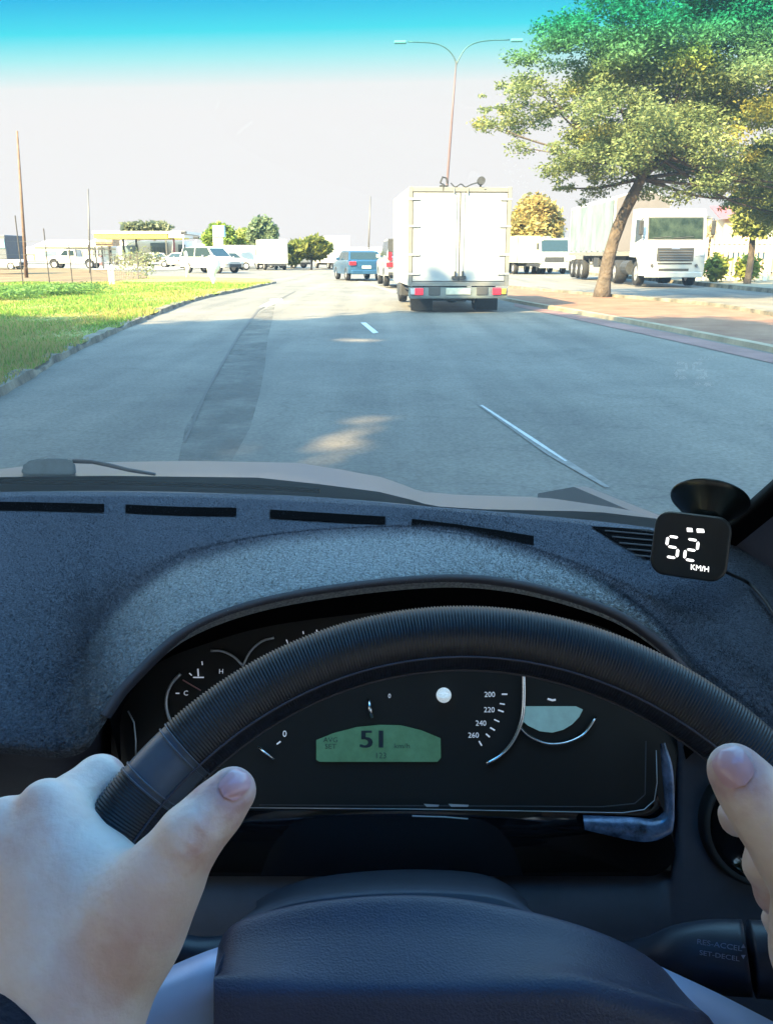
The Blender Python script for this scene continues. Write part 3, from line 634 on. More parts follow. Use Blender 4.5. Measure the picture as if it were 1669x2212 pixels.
# index finger over the rim
LH += chain([(122, 1762, .386, 11.5), (165, 1722, .400, 10.6), (216, 1690, .415, 10.6)], .007)
LH += chain([(216, 1690, .415, 10.6), (262, 1700, .440, 9), (322, 1740, .452, 8)], .005)
# middle, ring, little behind the rim
LH += chain([(20, 1800, .386, 12), (70, 1765, .420, 10.5), (150, 1790, .452, 9.2), (230, 1835, .455, 8)], .006)
LH += chain([(-85, 1862, .396, 12), (-40, 1830, .435, 10), (60, 1880, .462, 9), (150, 1920, .455, 8)], .006)
LH += chain([(-180, 1940, .412, 11), (-130, 1900, .44, 9.5), (-30, 1950, .462, 8), (60, 1990, .452, 7)], .006)
RH = []
RH += chain([(1800, 2060, .352, 20), (1775, 1930, .350, 16.5), (1712, 1842, .350, 13.5), (1655, 1765, .352, 12.4)], .01)
RH += chain([(1655, 1765, .352, 12.4), (1618, 1706, .354, 12.0), (1586, 1664, .356, 11.2)], .006)
wq = (1990, 2200, .35, 22)
RH += [cone(wq, (1960, 1800, .40, 12), .02), cone(wq, (2040, 1860, .41, 12), .02), cone(wq, (2100, 1960, .415, 12), .02), cone((1800, 2060, .352, 20), (1960, 1900, .38, 15), .02), cone((1830, 1990, .36, 16), (1920, 1860, .39, 11), .02), cone(wq, (2120, 2420, .34, 25), .02)]
RH += chain([(1960, 1800, .40, 11), (1880, 1740, .44, 10), (1760, 1775, .455, 9), (1640, 1782, .42, 8.0), (1590, 1768, .408, 7.0), (1576, 1755, .406, 5.5)], .005)
RH += chain([(2040, 1860, .41, 11), (1930, 1850, .455, 10), (1790, 1935, .44, 9), (1676, 1930, .388, 8.8), (1648, 1868, .383, 8.4), (1636, 1828, .384, 5.4)], .004)
RH += chain([(2100, 1960, .415, 10), (1990, 1960, .46, 9), (1840, 2060, .44, 8.5), (1720, 2060, .40, 8), (1672, 1985, .395, 6)], .004)
V1, F1 = sdf_mesh(LH, .0016); V2, F2 = sdf_mesh(RH, .0016)
# forearms, torso, neck and head (behind and below the lens)
eL = (-.42, -.02, .70); eR = (.50, -.02, .72); wL = T(Pd(20, 2420, .338)); wRr = T(Pd(2120, 2420, .34))
arm = [(wL, .026, eL, .036), (eL, .04, (-.20, -.28, .98), .05), (wRr, .026, eR, .036), (eR, .04, (.26, -.28, .98), .05)]
tors = [((-.14, -.31, .95), .085, (.20, -.31, .95), .085), ((-.06, -.29, .62), .13, (.12, -.29, .62), .13), ((-.08, -.30, .85), .12, (.14, -.30, .85), .12)]
head = [((.03, -.29, 1.0), .055, (.03, -.25, 1.14), .052), ((.03, -.25, 1.25), .085, (.03, -.19, 1.24), .08), ((.03, -.2, 1.19), .06, (.03, -.15, 1.165), .04), ((.03, -.115, 1.22), .012, (.03, -.10, 1.20), .012), ((-.055, -.22, 1.22), .018, (-.06, -.225, 1.24), .018), ((.115, -.22, 1.22), .018, (.12, -.225, 1.24), .018)]
V3, F3 = sdf_mesh(arm + tors + head, .008, .03)
V = np.concatenate([V1, V2, V3]); Fc = np.concatenate([F1, F2 + len(V1), F3 + len(V1) + len(V2)])
M_skin = mat('skin', (.92, .71, .60), .48, noise=(22, .10, 3), sss=.12, col2=(.94, .79, .69), bump=(230, .5, .0012))
nn = M_skin.node_tree
def crease(p0, p1, depth, width):
    global V
    a, b_ = np.array(T(p0)), np.array(T(p1)); ab = b_ - a; t = np.clip(((V - a) @ ab) / (ab @ ab), 0, 1); q = V - (a + t[:, None] * ab)
    vd = np.array(FW); q = q - (q @ vd)[:, None] * vd; dd = np.linalg.norm(q, axis=1); near = np.abs((V - a) @ vd) < .03
    V = V + (vd * depth)[None] * (np.exp(-(dd / width) ** 2) * near * np.sin(np.pi * np.clip(t * .9 + .05, 0, 1)))[:, None]
for (x0, y0), (x1, y1), dp in (((392, 1772), (447, 1822), .0011), ((404, 1765), (452, 1808), .0009), ((384, 1790), (432, 1836), .0008), ((430, 1752), (470, 1790), .0006), ((1625, 1835), (1680, 1778), .0011), ((1640, 1850), (1690, 1800), .0010), ((1618, 1818), (1665, 1765), .0007)):
    crease(Pd(x0, y0, .34), Pd(x1, y1, .34), dp, .0013)
for (x0, y0), (x1, y1), dp in (((150, 1800), (200, 2060), -.0009), ((60, 1840), (120, 2080), -.0010), ((230, 1900), (180, 2020), -.0008), ((120, 1950), (170, 1990), -.0006)):
    crease(Pd(x0, y0, .36), Pd(x1, y1, .345), dp, .0035)
for cx, cy, ax, ln, wd in ((510, 1692, (1, -1.02), 33, 27), (1580, 1655, (-.72, -1), 44, 38)):      # folds of skin round the nails
    a = Vector(ax).normalized(); b_ = Vector((-a.y, a.x)); P_ = []
    for k in range(25):
        u = math.cos(k / 24 * 2 * math.pi); v = math.sin(k / 24 * 2 * math.pi); P_.append((cx + a.x * u * ln * 1.08 + b_.x * v * wd * 1.1, cy + a.y * u * ln * 1.08 + b_.y * v * wd * 1.1))
    vd = np.array(FW); W_ = V - np.array(CAM); zc = W_ @ vd; qx = CX + F * W_[:, 0] / zc; qy = CY - F * (W_ @ np.array(UP)) / zc
    u_ = ((qx - cx) * a.x + (qy - cy) * a.y) / (ln * 1.08); v_ = ((qx - cx) * b_.x + (qy - cy) * b_.y) / (wd * 1.1); rr_ = np.sqrt(u_ ** 2 + v_ ** 2)
    V = V + vd[None] * ((np.exp(-((rr_ - 1) / .10) ** 2) * .0010 + (rr_ < 1) * .0005) * (zc < .372) * (u_ < .85))[:, None]
person = mesh_np('person', V, Fc, M_skin, smooth=True)
tag(person, 'driver with both bare hands on the steering wheel rim, in a navy sleeve', 'person')
mk = person.modifiers.new('s', 'SMOOTH'); mk.factor = .5; mk.iterations = 2
# reddish zones of the real skin: nail beds, knuckles, thumb ball
def skin_patch(centres):
    a = nn.nodes['Principled BSDF']; src = a.inputs['Base Color'].links[0].from_socket
    geo = nn.nodes.new('ShaderNodeNewGeometry')
    nz = nn.nodes.new('ShaderNodeTexNoise'); nz.inputs['Scale'].default_value = 70; nz.inputs['Detail'].default_value = 4; nn.links.new(geo.outputs['Position'], nz.inputs['Vector'])
    sb = nn.nodes.new('ShaderNodeVectorMath'); sb.operation = 'SUBTRACT'; nn.links.new(nz.outputs['Color'], sb.inputs[0]); sb.inputs[1].default_value = (.5, .5, .5)
    scl = nn.nodes.new('ShaderNodeVectorMath'); scl.operation = 'SCALE'; nn.links.new(sb.outputs[0], scl.inputs[0]); scl.inputs['Scale'].default_value = .03
    wob = nn.nodes.new('ShaderNodeVectorMath'); wob.operation = 'ADD'; nn.links.new(geo.outputs['Position'], wob.inputs[0]); nn.links.new(scl.outputs[0], wob.inputs[1])
    for c, r, colr, amt in centres:
        d = nn.nodes.new('ShaderNodeVectorMath'); d.operation = 'DISTANCE'; nn.links.new(wob.outputs[0], d.inputs[0]); d.inputs[1].default_value = c
        m_ = nn.nodes.new('ShaderNodeMapRange'); m_.inputs['From Min'].default_value = r * .35; m_.inputs['From Max'].default_value = r; m_.inputs['To Min'].default_value = amt; m_.inputs['To Max'].default_value = 0; m_.interpolation_type = 'SMOOTHSTEP'
        nn.links.new(d.outputs['Value'], m_.inputs['Value']); x = nn.nodes.new('ShaderNodeMixRGB'); nn.links.new(m_.outputs[0], x.inputs[0]); nn.links.new(src, x.inputs[1]); x.inputs[2].default_value = (*colr, 1); src = x.outputs[0]
    nn.links.new(src, a.inputs['Base Color'])
red = (.58, .26, .20)
skin_patch([(T(Pd(500, 1700, .345)), .020, (.50, .24, .26), .6), (T(Pd(1590, 1660, .345)), .022, (.50, .24, .27), .55), (T(Pd(110, 1775, .375)), .022, red, .30), (T(Pd(20, 1800, .375)), .02, red, .2), (T(Pd(440, 1830, .345)), .014, red, .25),
            (T(Pd(322, 1975, .335)), .020, red, .17), (T(Pd(290, 2020, .335)), .020, red, .17), (T(Pd(250, 2060, .335)), .022, red, .15), (T(Pd(210, 2110, .335)), .024, red, .15), (T(Pd(165, 2160, .335)), .024, red, .12), (T(Pd(395, 1845, .338)), .010, red, .25), (T(Pd(425, 1810, .338)), .008, red, .3), (T(Pd(215, 1690, .40)), .016, red, .2), (T(Pd(132, 1948, .352)), .0022, (.12, .07, .05), .8), (T(Pd(1660, 1930, .385)), .014, red, .5), (T(Pd(262, 1650, .42)), .01, (.5, .2, .22), .5)])
# sweater
sw_ = [(T(Pd(14, 2330, .333)), .0352, T(Pd(-60, 2440, .340)), .038), (T(Pd(-60, 2440, .340)), .038, eL, .05), (eL, .052, (-.20, -.28, .98), .066), (T(Pd(2060, 2330, .343)), .032, wRr, .037), (wRr, .037, eR, .05), (eR, .052, (.26, -.28, .98), .066)] + [(a, ra + .014, b_, rb + .014) for a, ra, b_, rb in tors]
V, Fc = sdf_mesh(sw_, .0055, .03)
M_knit = mat('navy_knit', (.012, .014, .026), .9, bump=(260, .9, .003), noise=(150, .3))
so_ = mesh_np('sweater', V, Fc, M_knit, person, smooth=True); mk = so_.modifiers.new('s', 'SMOOTH'); mk.factor = .6; mk.iterations = 4
hr = [((.03, -.27, 1.27), .090, (.03, -.22, 1.285), .082), ((.03, -.30, 1.2), .075, (.03, -.29, 1.26), .08)]
V, Fc = sdf_mesh(hr, .006, .03); V = V[:]; mesh_np('hair', V, Fc, mat('brown_hair', (.03, .02, .015), .6, bump=(80, .8, .01)), person, smooth=True)
# nails: thin curved plates laid on the thumbs and the two right finger ends
M_nail = mat('nail', (.72, .44, .46), .16, sss=.05)
pb = bmesh.new(); pb.from_mesh(person.data); pbv = BVHTree.FromBMesh(pb)
def nail(cx, cy, ax, ln, wd, lift=.0009):
    s = MB(); a = Vector(ax).normalized(); b_ = Vector((-a.y, a.x)); rws = []
    for i in range(11):
        u = -1 + 2 * i / 10; rw = []
        for j in range(11):
            v = -1 + 2 * j / 10; ww = wd * math.sqrt(max(0, 1 - abs(u) ** 3.5))
            x = cx + a.x * u * ln + b_.x * v * ww; y = cy + a.y * u * ln + b_.y * v * ww
            r = ray(x, y).normalized(); h = pbv.ray_cast(CAM, r)
            rw.append(h[0] - r * (lift + .0006 * (1 - v * v) * (1 - u * u * .5)) if h[0] and (h[0] - CAM).length < .47 else None)
        rws.append(rw)
    if any(p is None for r_ in rws for p in r_):
        fb = next(p for r_ in rws[5:] for p in r_[5:] if p is not None); rws = [[p if p is not None else fb for p in r_] for r_ in rws]
    s.grid(rws); s.build('nail', M_nail, person, smooth=True)
nail(508, 1694, (1, -1.02), 36, 28)
nail(1582, 1657, (-.72, -1), 47, 39)
pb.free()
# ================================================================== GROUND
def ground_sheet(name, poly, lift, m, n=None, kind='structure', ext=None):
    """flat outline triangulated finely enough to follow the rise of the land"""
    s = MB(); s._new([Vector((p[0], p[1], 0)) for p in poly], [tuple(range(len(poly)))])
    ys = [p[1] for p in poly]; xs = [p[0] for p in poly]
    cuts = [y for y in list(np.arange(34, 62, 2.0)) + [65, 70, 80, 95, 110, 150] if min(ys) < y < max(ys)]
    for y in cuts: bmesh.ops.bisect_plane(s.bm, geom=s.bm.verts[:] + s.bm.edges[:] + s.bm.faces[:], plane_co=(0, y, 0), plane_no=(0, 1, 0))
    for x in (-15, -13.5, -12, -10.5, -9):
        if max(ys) > 38 and min(xs) < x < max(xs): bmesh.ops.bisect_plane(s.bm, geom=s.bm.verts[:] + s.bm.edges[:] + s.bm.faces[:], plane_co=(x, 0, 0), plane_no=(1, 0, 0))
    bmesh.ops.triangulate(s.bm, faces=s.bm.faces)
    for v in s.bm.verts: v.co.z = zt(v.co.x, v.co.y) + lift
    o = s.build(name, m); tag(o, kind=kind); return o
def gxy(pts): return [tuple(G(x, y).xy) for x, y in pts]
# terrain: one big sheet
ysv = [-60, -20, 0, 20, 30] + list(range(34, 66, 2)) + [70, 80, 95, 110, 150, 400, 3000]
xsv = [-3000, -400, -100, -40, -20, -15, -13.5, -12, -10.5, -9, -5, 0, 5, 10, 15, 25, 40, 100, 400, 3000]
M_gnd = mat('dry_verge', (.17, .13, .085), .95, noise=(.35, .35, 8), bump=(3, .5, .05))
s = MB(); s.grid([[(x, y, zt(x, y) - .05) for x in xsv] for y in ysv]); tag(s.build('ground', M_gnd), kind='structure')
# asphalt with worn patches, tar seams
M_road = mat('asphalt', (.135, .125, .112), .85, noise=(.55, .14, 10), col2=(.180, .165, .142), bump=(60, .35, .012))
nr = M_road.node_tree; pr = nr.nodes['Principled BSDF']; base = pr.inputs['Base Color'].links[0].from_socket
tcx = nr.nodes.new('ShaderNodeTexCoord')
n1 = nr.nodes.new('ShaderNodeTexNoise'); n1.inputs['Scale'].default_value = 35; n1.inputs['Detail'].default_value = 8; nr.links.new(tcx.outputs['Object'], n1.inputs['Vector'])
r1 = nr.nodes.new('ShaderNodeValToRGB'); r1.color_ramp.elements[0].position = .3; r1.color_ramp.elements[0].color = (.75, .75, .75, 1); r1.color_ramp.elements[1].position = .7; r1.color_ramp.elements[1].color = (1.2, 1.2, 1.2, 1); nr.links.new(n1.outputs['Fac'], r1.inputs[0])
m1 = nr.nodes.new('ShaderNodeMixRGB'); m1.blend_type = 'MULTIPLY'; m1.inputs[0].default_value = 1; nr.links.new(base, m1.inputs[1]); nr.links.new(r1.outputs[0], m1.inputs[2]); mp = nr.nodes.new('ShaderNodeMapping'); mp.inputs['Scale'].default_value = (1.5, .09, 1); nr.links.new(tcx.outputs['Object'], mp.inputs['Vector'])
n2 = nr.nodes.new('ShaderNodeTexNoise'); n2.inputs['Scale'].default_value = 1.0; n2.inputs['Detail'].default_value = 7; nr.links.new(mp.outputs[0], n2.inputs['Vector'])
r2 = nr.nodes.new('ShaderNodeValToRGB'); r2.color_ramp.elements[0].position = .36; r2.color_ramp.elements[0].color = (.78, .79, .80, 1); r2.color_ramp.elements[1].position = .66; r2.color_ramp.elements[1].color = (1.16, 1.15, 1.13, 1); nr.links.new(n2.outputs['Fac'], r2.inputs[0])
m2 = nr.nodes.new('ShaderNodeMixRGB'); m2.blend_type = 'MULTIPLY'; m2.inputs[0].default_value = 1; nr.links.new(m1.outputs[0], m2.inputs[1]); nr.links.new(r2.outputs[0], m2.inputs[2])
vo = nr.nodes.new('ShaderNodeTexVoronoi'); vo.feature = 'DISTANCE_TO_EDGE'; vo.inputs['Scale'].default_value = .55; nw = nr.nodes.new('ShaderNodeTexNoise'); nw.inputs['Scale'].default_value = 1.6; nw.inputs['Detail'].default_value = 6; nr.links.new(tcx.outputs['Object'], nw.inputs['Vector'])
ad = nr.nodes.new('ShaderNodeMixRGB'); ad.blend_type = 'ADD'; ad.inputs[0].default_value = .9; nr.links.new(tcx.outputs['Object'], ad.inputs[1]); nr.links.new(nw.outputs['Color'], ad.inputs[2]); nr.links.new(ad.outputs[0], vo.inputs['Vector'])
r3 = nr.nodes.new('ShaderNodeValToRGB'); r3.color_ramp.elements[0].position = .004; r3.color_ramp.elements[0].color = (.86, .86, .86, 1); r3.color_ramp.elements[1].position = .014; r3.color_ramp.elements[1].color = (1, 1, 1, 1); nr.links.new(vo.outputs['Distance'], r3.inputs[0])
m3 = nr.nodes.new('ShaderNodeMixRGB'); m3.blend_type = 'MULTIPLY'; m3.inputs[0].default_value = 1; nr.links.new(m2.outputs[0], m3.inputs[1]); nr.links.new(r3.outputs[0], m3.inputs[2])
nr.links.new(m3.outputs[0], pr.inputs['Base Color'])
KERB = [(-500, 1150), (-250, 985), (0, 848), (130, 772), (200, 738), (270, 706), (330, 682), (400, 655), (450, 641), (500, 631), (560, 618), (592, 611)]
TOPG = [(594, 609), (580, 605), (540, 602.5), (500, 601.5), (420, 599), (350, 597.5), (240, 596), (100, 594), (-200, 592)]
kerb_xy = gxy(KERB)
road = [(-40, -40), (9, -40), (9, 400), (-60, 400), (-60, 48)] + []
ground_sheet('road', [(-22, -40), (14, -40), (30, 400), (-70, 400), (-70, 36), (-22, 36)], -.02, M_road)
# grass verge inside the kerb
M_grass = mat('verge_grass_soil', (.15, .22, .04), .95, noise=(.5, .35, 8), col2=(.34, .32, .10), bump=(40, .6, .04))
gpoly = kerb_xy + gxy(TOPG)
gpoly = [(kerb_xy[0][0] - .3, -12)] + gpoly + [(-22, gpoly[-1][1]), (-22, -12)]
ground_sheet('grass_verge', gpoly, .045, M_grass)
# kerb stones, broken and overgrown
M_kerb = mat('old_kerb_concrete', (.11, .105, .09), .9, noise=(2.2, .6, 8), col2=(.26, .23, .17), bump=(30, .5, .02))
kk = [(-.0 + kerb_xy[0][0], -12)] + kerb_xy
s = MB(); q = cat([(a[0], a[1]) for a in kk[1:]] + [gxy([(594, 609)])[0]], 120)
rng = np.random.default_rng(3)
prev = None; L_, R_, T1, T2 = [], [], [], []
for i in range(len(q)):
    p = np.array(q[i]); t = q[min(i + 1, len(q) - 1)] - q[max(i - 1, 0)]; t = t / (np.linalg.norm(t) + 1e-9); nrm_ = np.array([t[1], -t[0]])
    z0 = zt(*p); hh = .062 + rng.normal(0, .012) - .05 * (math.sin(i * .55) > .75); wv = rng.normal(0, .01)
    L_.append((*(p + nrm_ * (.05 + wv)), z0 - .03)); R_.append((*(p + nrm_ * (.03 + wv)), z0 + hh)); T1.append((*(p - nrm_ * .11), z0 + hh + .01)); T2.append((*(p - nrm_ * .13), z0 + .05))
s.grid([L_, R_, T1, T2]); kb = s.build('kerb', M_kerb); tag(kb, kind='structure')
# grass blades
NB = 70000; rg = np.random.default_rng(11); gp = np.array(gpoly)
def inside(P, poly):
    x, y = P[:, 0], P[:, 1]; c = np.zeros(len(P), bool); j = len(poly) - 1
    for i in range(len(poly)):
        xi, yi = poly[i]; xj, yj = poly[j]; c ^= ((yi > y) != (yj > y)) & (x < (xj - xi) * (y - yi) / (yj - yi + 1e-12) + xi); j = i
    return c
Yr = 8 + 32 * rg.random(NB * 3) ** 1.3; Xr = -Yr * .47 + rg.random(NB * 3) * Yr * .36
P2 = np.stack([Xr, Yr], 1); P2 = P2[inside(P2, gp)][:NB]; NB = len(P2)
zz = np.array([zt(a, b_) for a, b_ in P2]) + .035
an = rg.random(NB) * 6.28; hgt = rg.uniform(.03, .09, NB) * (1 + .6 * np.sin(P2[:, 0] * 1.7) * np.cos(P2[:, 1] * .9)); wdt = .004 + .0006 * P2[:, 1]
B0 = np.stack([P2[:, 0] - np.cos(an) * wdt, P2[:, 1] - np.sin(an) * wdt, zz], 1); B1 = np.stack([P2[:, 0] + np.cos(an) * wdt, P2[:, 1] + np.sin(an) * wdt, zz], 1)
B2 = np.stack([P2[:, 0] + rg.normal(0, .03, NB), P2[:, 1] + rg.normal(0, .03, NB), zz + hgt], 1)
cg = np.array([.16, .28, .04]) * (1 + rg.normal(0, .22, (NB, 1))); dry = rg.random(NB) < .16 + .45 * (np.sin(P2[:, 0] * .9 + 1.3 * np.sin(P2[:, 1] * .5)) > .35); cg[dry] = np.array([.36, .30, .10])
blade = mesh_np('grass', np.concatenate([B0, B1, B2]), np.stack([np.arange(NB), np.arange(NB) + NB, np.arange(NB) + 2 * NB], 1), attr_mat('grass_blade', .7, .35), cols=np.clip(np.concatenate([cg, cg, cg]), 0.01, 1))
tag(blade, 'bright green short grass on the verge left of the road', 'grass', kind='stuff')
# field beyond fence, cross street, strips
M_field = mat('dry_field', (.14, .078, .036), .95, noise=(.3, .3, 8), col2=(.17, .125, .058), bump=(5, .5, .05))
FEN = [(-200, 634), (0, 628), (107, 621), (160, 615), (240, 609)]
ground_sheet('dry_field', gxy([(-300, 640), (0, 629), (107, 622), (160, 616), (240, 610), (318, 603), (318, 592), (240, 585), (100, 579), (-300, 577)]), .06, M_field)
M_far = mat('pale_forecourt', (.24, .23, .21), .9, noise=(.2, .15))
ground_sheet('forecourt', [(-70, 76), (-18, 76), (-14, 150), (-90, 150)], .03, M_far)
# median island and right hand carriageway
M_med = mat('median_red_earth', (.22, .095, .055), .95, noise=(1.2, .3, 8), col2=(.24, .14, .09), bump=(30, .5, .03))
near = [(1040, 622), (1062, 640), (1110, 651), (1180, 664), (1250, 676), (1350, 694), (1450, 713), (1560, 735), (1669, 757), (1900, 810), (2400, 940)]
far_ = [(2400, 800), (1900, 722), (1669, 688), (1580, 672), (1500, 661), (1400, 652), (1300, 643), (1200, 634), (1100, 624)]
ground_sheet('median', gxy(near) + gxy(far_), .05, M_med)
s = MB(); q = cat([tuple(p) for p in gxy(near)], 60); s.grid([[(*(p + np.array([-.06, -.02])), -.03) for p in q], [(*(p + np.array([-.05, 0])), .055) for p in q], [(*(p + np.array([.09, .02])), .06) for p in q], [(*(p + np.array([.1, .02])), .05) for p in q]]); tag(s.build('median_kerb', mat('pale_kerb_concrete', (.27, .22, .15), .85, noise=(2, .3))), kind='structure')
s = MB(); q = cat([tuple(p) for p in gxy(far_)], 60); s.grid([[(*(p + np.array([.12, .02])), -.03) for p in q], [(*(p + np.array([.11, 0])), .13) for p in q], [(*(p + np.array([-.04, 0])), .13) for p in q], [(*(p + np.array([-.05, 0])), .05) for p in q]]); tag(s.build('far_median_kerb', M_kerb), kind='structure')
M_pinkp = mat('faded_red_kerb_lane', (.20, .11, .10), .85, noise=(.8, .3, 8), bump=(60, .3, .01))
ground_sheet('painted_strip', gxy([(1110, 654), (1250, 680), (1450, 718), (1669, 763), (1900, 818), (1900, 838), (1669, 782), (1450, 733), (1250, 690), (1110, 660)]), -.012, M_pinkp)
M_side = mat('pavement_concrete', (.24, .20, .14), .9, noise=(.8, .25, 8))
ground_sheet('pavement', [(13.4, 20), (60, 20), (60, 200), (13.4, 200)], .12, M_side)
s = MB(); s.grid([[(13.28, y, zt(13.3, y) - .03) for y in np.arange(18, 130, 2)], [(13.30, y, zt(13.3, y) + .13) for y in np.arange(18, 130, 2)], [(13.45, y, zt(13.3, y) + .13) for y in np.arange(18, 130, 2)]]); tag(s.build('pavement_kerb', M_kerb), kind='structure')
# markings
M_mark = mat('worn_white_paint', (.52, .54, .55), .8, noise=(9, .25, 8), col2=(.62, .64, .64))
M_markw = mat('very_worn_paint', (.19, .185, .175), .85, noise=(14, .3, 8))
ground_sheet('lane_marking', gxy([(779, 695), (790, 695), (817, 716), (806, 718)]), -.014, M_mark)
ground_sheet('lane_marking', gxy([(1032, 871), (1044, 871), (1250, 1004), (1316, 1046), (1306, 1047), (1180, 976)]), -.014, M_markw)
ground_sheet('lane_marking', gxy([(1036, 872), (1041, 872), (1160, 948), (1225, 992), (1219, 992), (1154, 951)]), -.010, M_mark)
ground_sheet('road_arrow', gxy([(560, 661), (588, 647), (582, 645), (609, 643), (612, 652), (602, 650), (574, 662)]), -.014, M_mark)
ground_sheet('stop_line', gxy([(850, 631), (770, 607), (780, 606), (866, 630)]), -.014, M_markw)
M_tar = mat('old_tar_patch', (.10, .095, .088), .8, noise=(1.5, .3, 8), col2=(.13, .128, .12), bump=(80, .3, .01))
_n = M_tar.node_tree; _m = _n.nodes.new('ShaderNodeMixShader'); _t = _n.nodes.new('ShaderNodeBsdfTransparent'); _x = _n.nodes.new('ShaderNodeTexNoise'); _x.inputs['Scale'].default_value = 1.4; _x.inputs['Detail'].default_value = 9; _x.inputs['Roughness'].default_value = .75
_r = _n.nodes.new('ShaderNodeValToRGB'); _r.color_ramp.elements[0].position = .40; _r.color_ramp.elements[1].position = .72; _r.color_ramp.elements[1].color = (.75, .75, .75, 1); _c = _n.nodes.new('ShaderNodeTexCoord'); _n.links.new(_c.outputs['Object'], _x.inputs['Vector']); _n.links.new(_x.outputs['Fac'], _r.inputs[0])
_n.links.new(_r.outputs[0], _m.inputs[0]); _n.links.new(_t.outputs[0], _m.inputs[1]); _n.links.new(_n.nodes['Principled BSDF'].outputs[0], _m.inputs[2]); _n.links.new(_m.outputs[0], _n.nodes['Material Output'].inputs[0])
ground_sheet('tar_patch', gxy([(385, 990), (400, 920), (440, 850), (478, 780), (500, 745), (545, 690), (560, 672), (595, 655), (588, 690), (578, 730), (572, 790), (560, 850), (540, 920), (500, 990)]), -.016, M_tar)
ground_sheet('dark_crack', gxy([(396, 950), (402, 950), (450, 840), (520, 720), (560, 668), (640, 628), (636, 628), (556, 667), (514, 720), (444, 840)]), -.012, mat('crack_tar', (.085, .08, .075), .8))
# ================================================================== TREES
M_bark = mat('bark', (.085, .065, .05), .95, noise=(4, .45, 8), bump=(14, .9, .05))
M_leaf = attr_mat('leaves', .55, .4)
def leaf_cloud(name, clumps, n, size, c1, c2, seed, parent, yel=.0, droop=.3, asp=2.2, gaps=None):
    """clumps: (centre, (rx,ry,rz)); leaves on and in the clumps, denser outside"""
    rg = np.random.default_rng(seed); C_ = np.array([c for c, r in clumps]); Rr = np.array([r for c, r in clumps]); vol = Rr.prod(1) ** .6
    k = rg.choice(len(clumps), n, p=vol / vol.sum()); d = rg.normal(size=(n, 3)); d /= np.linalg.norm(d, axis=1)[:, None]
    rad = rg.random(n) ** .45; rad = np.where(rg.random(n) < .18, rad * 1.35, rad); P = C_[k] + d * rad[:, None] * Rr[k]
    if gaps:                                                      # thin spots in the crown that let flecks of sun through
        gx = P[:, 0] + P[:, 2] * math.sin(SUN_AZ) / math.tan(SUN_EL); gy = P[:, 1] + P[:, 2] * math.cos(SUN_AZ) / math.tan(SUN_EL)
        keep = np.ones(n, bool)
        for x, y, q in gaps: keep &= (gx - x) ** 2 + (gy - y) ** 2 > q * q
        P, d, k = P[keep], d[keep], k[keep]; n = len(P)
    a = rg.normal(size=(n, 3)) * np.array([1, 1, .45]); a += d * .5; a[:, 2] -= droop * rg.random(n); a /= np.linalg.norm(a, axis=1)[:, None]
    b = np.cross(a, rg.normal(size=(n, 3))); b /= np.linalg.norm(b, axis=1)[:, None]
    s = size * rg.uniform(.6, 1.4, (n, 1)); a = a * s * asp / 2; b = b * s / 2
    V = np.concatenate([P - a, P + b, P + a, P - b]); Fc = np.stack([np.arange(n) + i * n for i in range(4)], 1)
    ck = rg.random(len(clumps)); m = (ck[k] * .35 + rg.random(n) * .65)[:, None]; col = np.array(c1) * (1 - m) + np.array(c2) * m
    y = ck[k] > 1 - yel; col[y] = col[y] * .5 + np.array([.42, .34, .04]) * .5
    col *= rg.uniform(.8, 1.2, (n, 1))
    return mesh_np(name, V, Fc, M_leaf, parent, cols=np.clip(np.concatenate([col] * 4), .005, 1))
def tree(name, loc, label, trunk, r0, cl, n, size, c1, c2, seed, yel=0, group=None, limbs=None, twig=0, gaps=None):
    t = empty(name, loc, label, 'tree', group); L = Vector(loc)
    s = MB(); q = cat([(*p, r) for p, r in zip(trunk, r0)], 14); s.tube([L + Vector(p[:3]) for p in q], [float(p[3]) * (1 + .06 * math.sin(i * 2.3)) for i, p in enumerate(q)], 14)
    rg = random.Random(seed); topv = Vector(trunk[-1])
    for i, (c, r) in enumerate(cl):
        if limbs and i % limbs: continue
        e = Vector(c); a = Vector(trunk[-1]) if rg.random() < .6 else Vector(trunk[-2]); m_ = lerp(a, e, .5) + Vector((rg.uniform(-.1, .1), rg.uniform(-.1, .1), -.12)) * (e - a).length * .5
        q = cat([tuple(a), tuple(m_), tuple(e)], 8); rr = r0[-1] * .55; s.tube([L + Vector(p) for p in q], [lerp(rr, rr * .12, k / 7) for k in range(8)], 6)
        for _ in range(twig):
            b_ = Vector(q[rg.randint(4, 7)]); e2 = e + Vector([rg.uniform(-1, 1) * v for v in r]); s.tube([L + b_, L + lerp(b_, e2, .5) + Vector((0, 0, -.05)), L + e2], [rr * .2, rr * .13, rr * .05], 4)
    s.build('trunk', M_bark, t, smooth=True)
    leaf_cloud('crown', [(L + Vector(c), r) for c, r in cl], n, size, c1, c2, seed, t, yel, gaps=gaps)
    return t
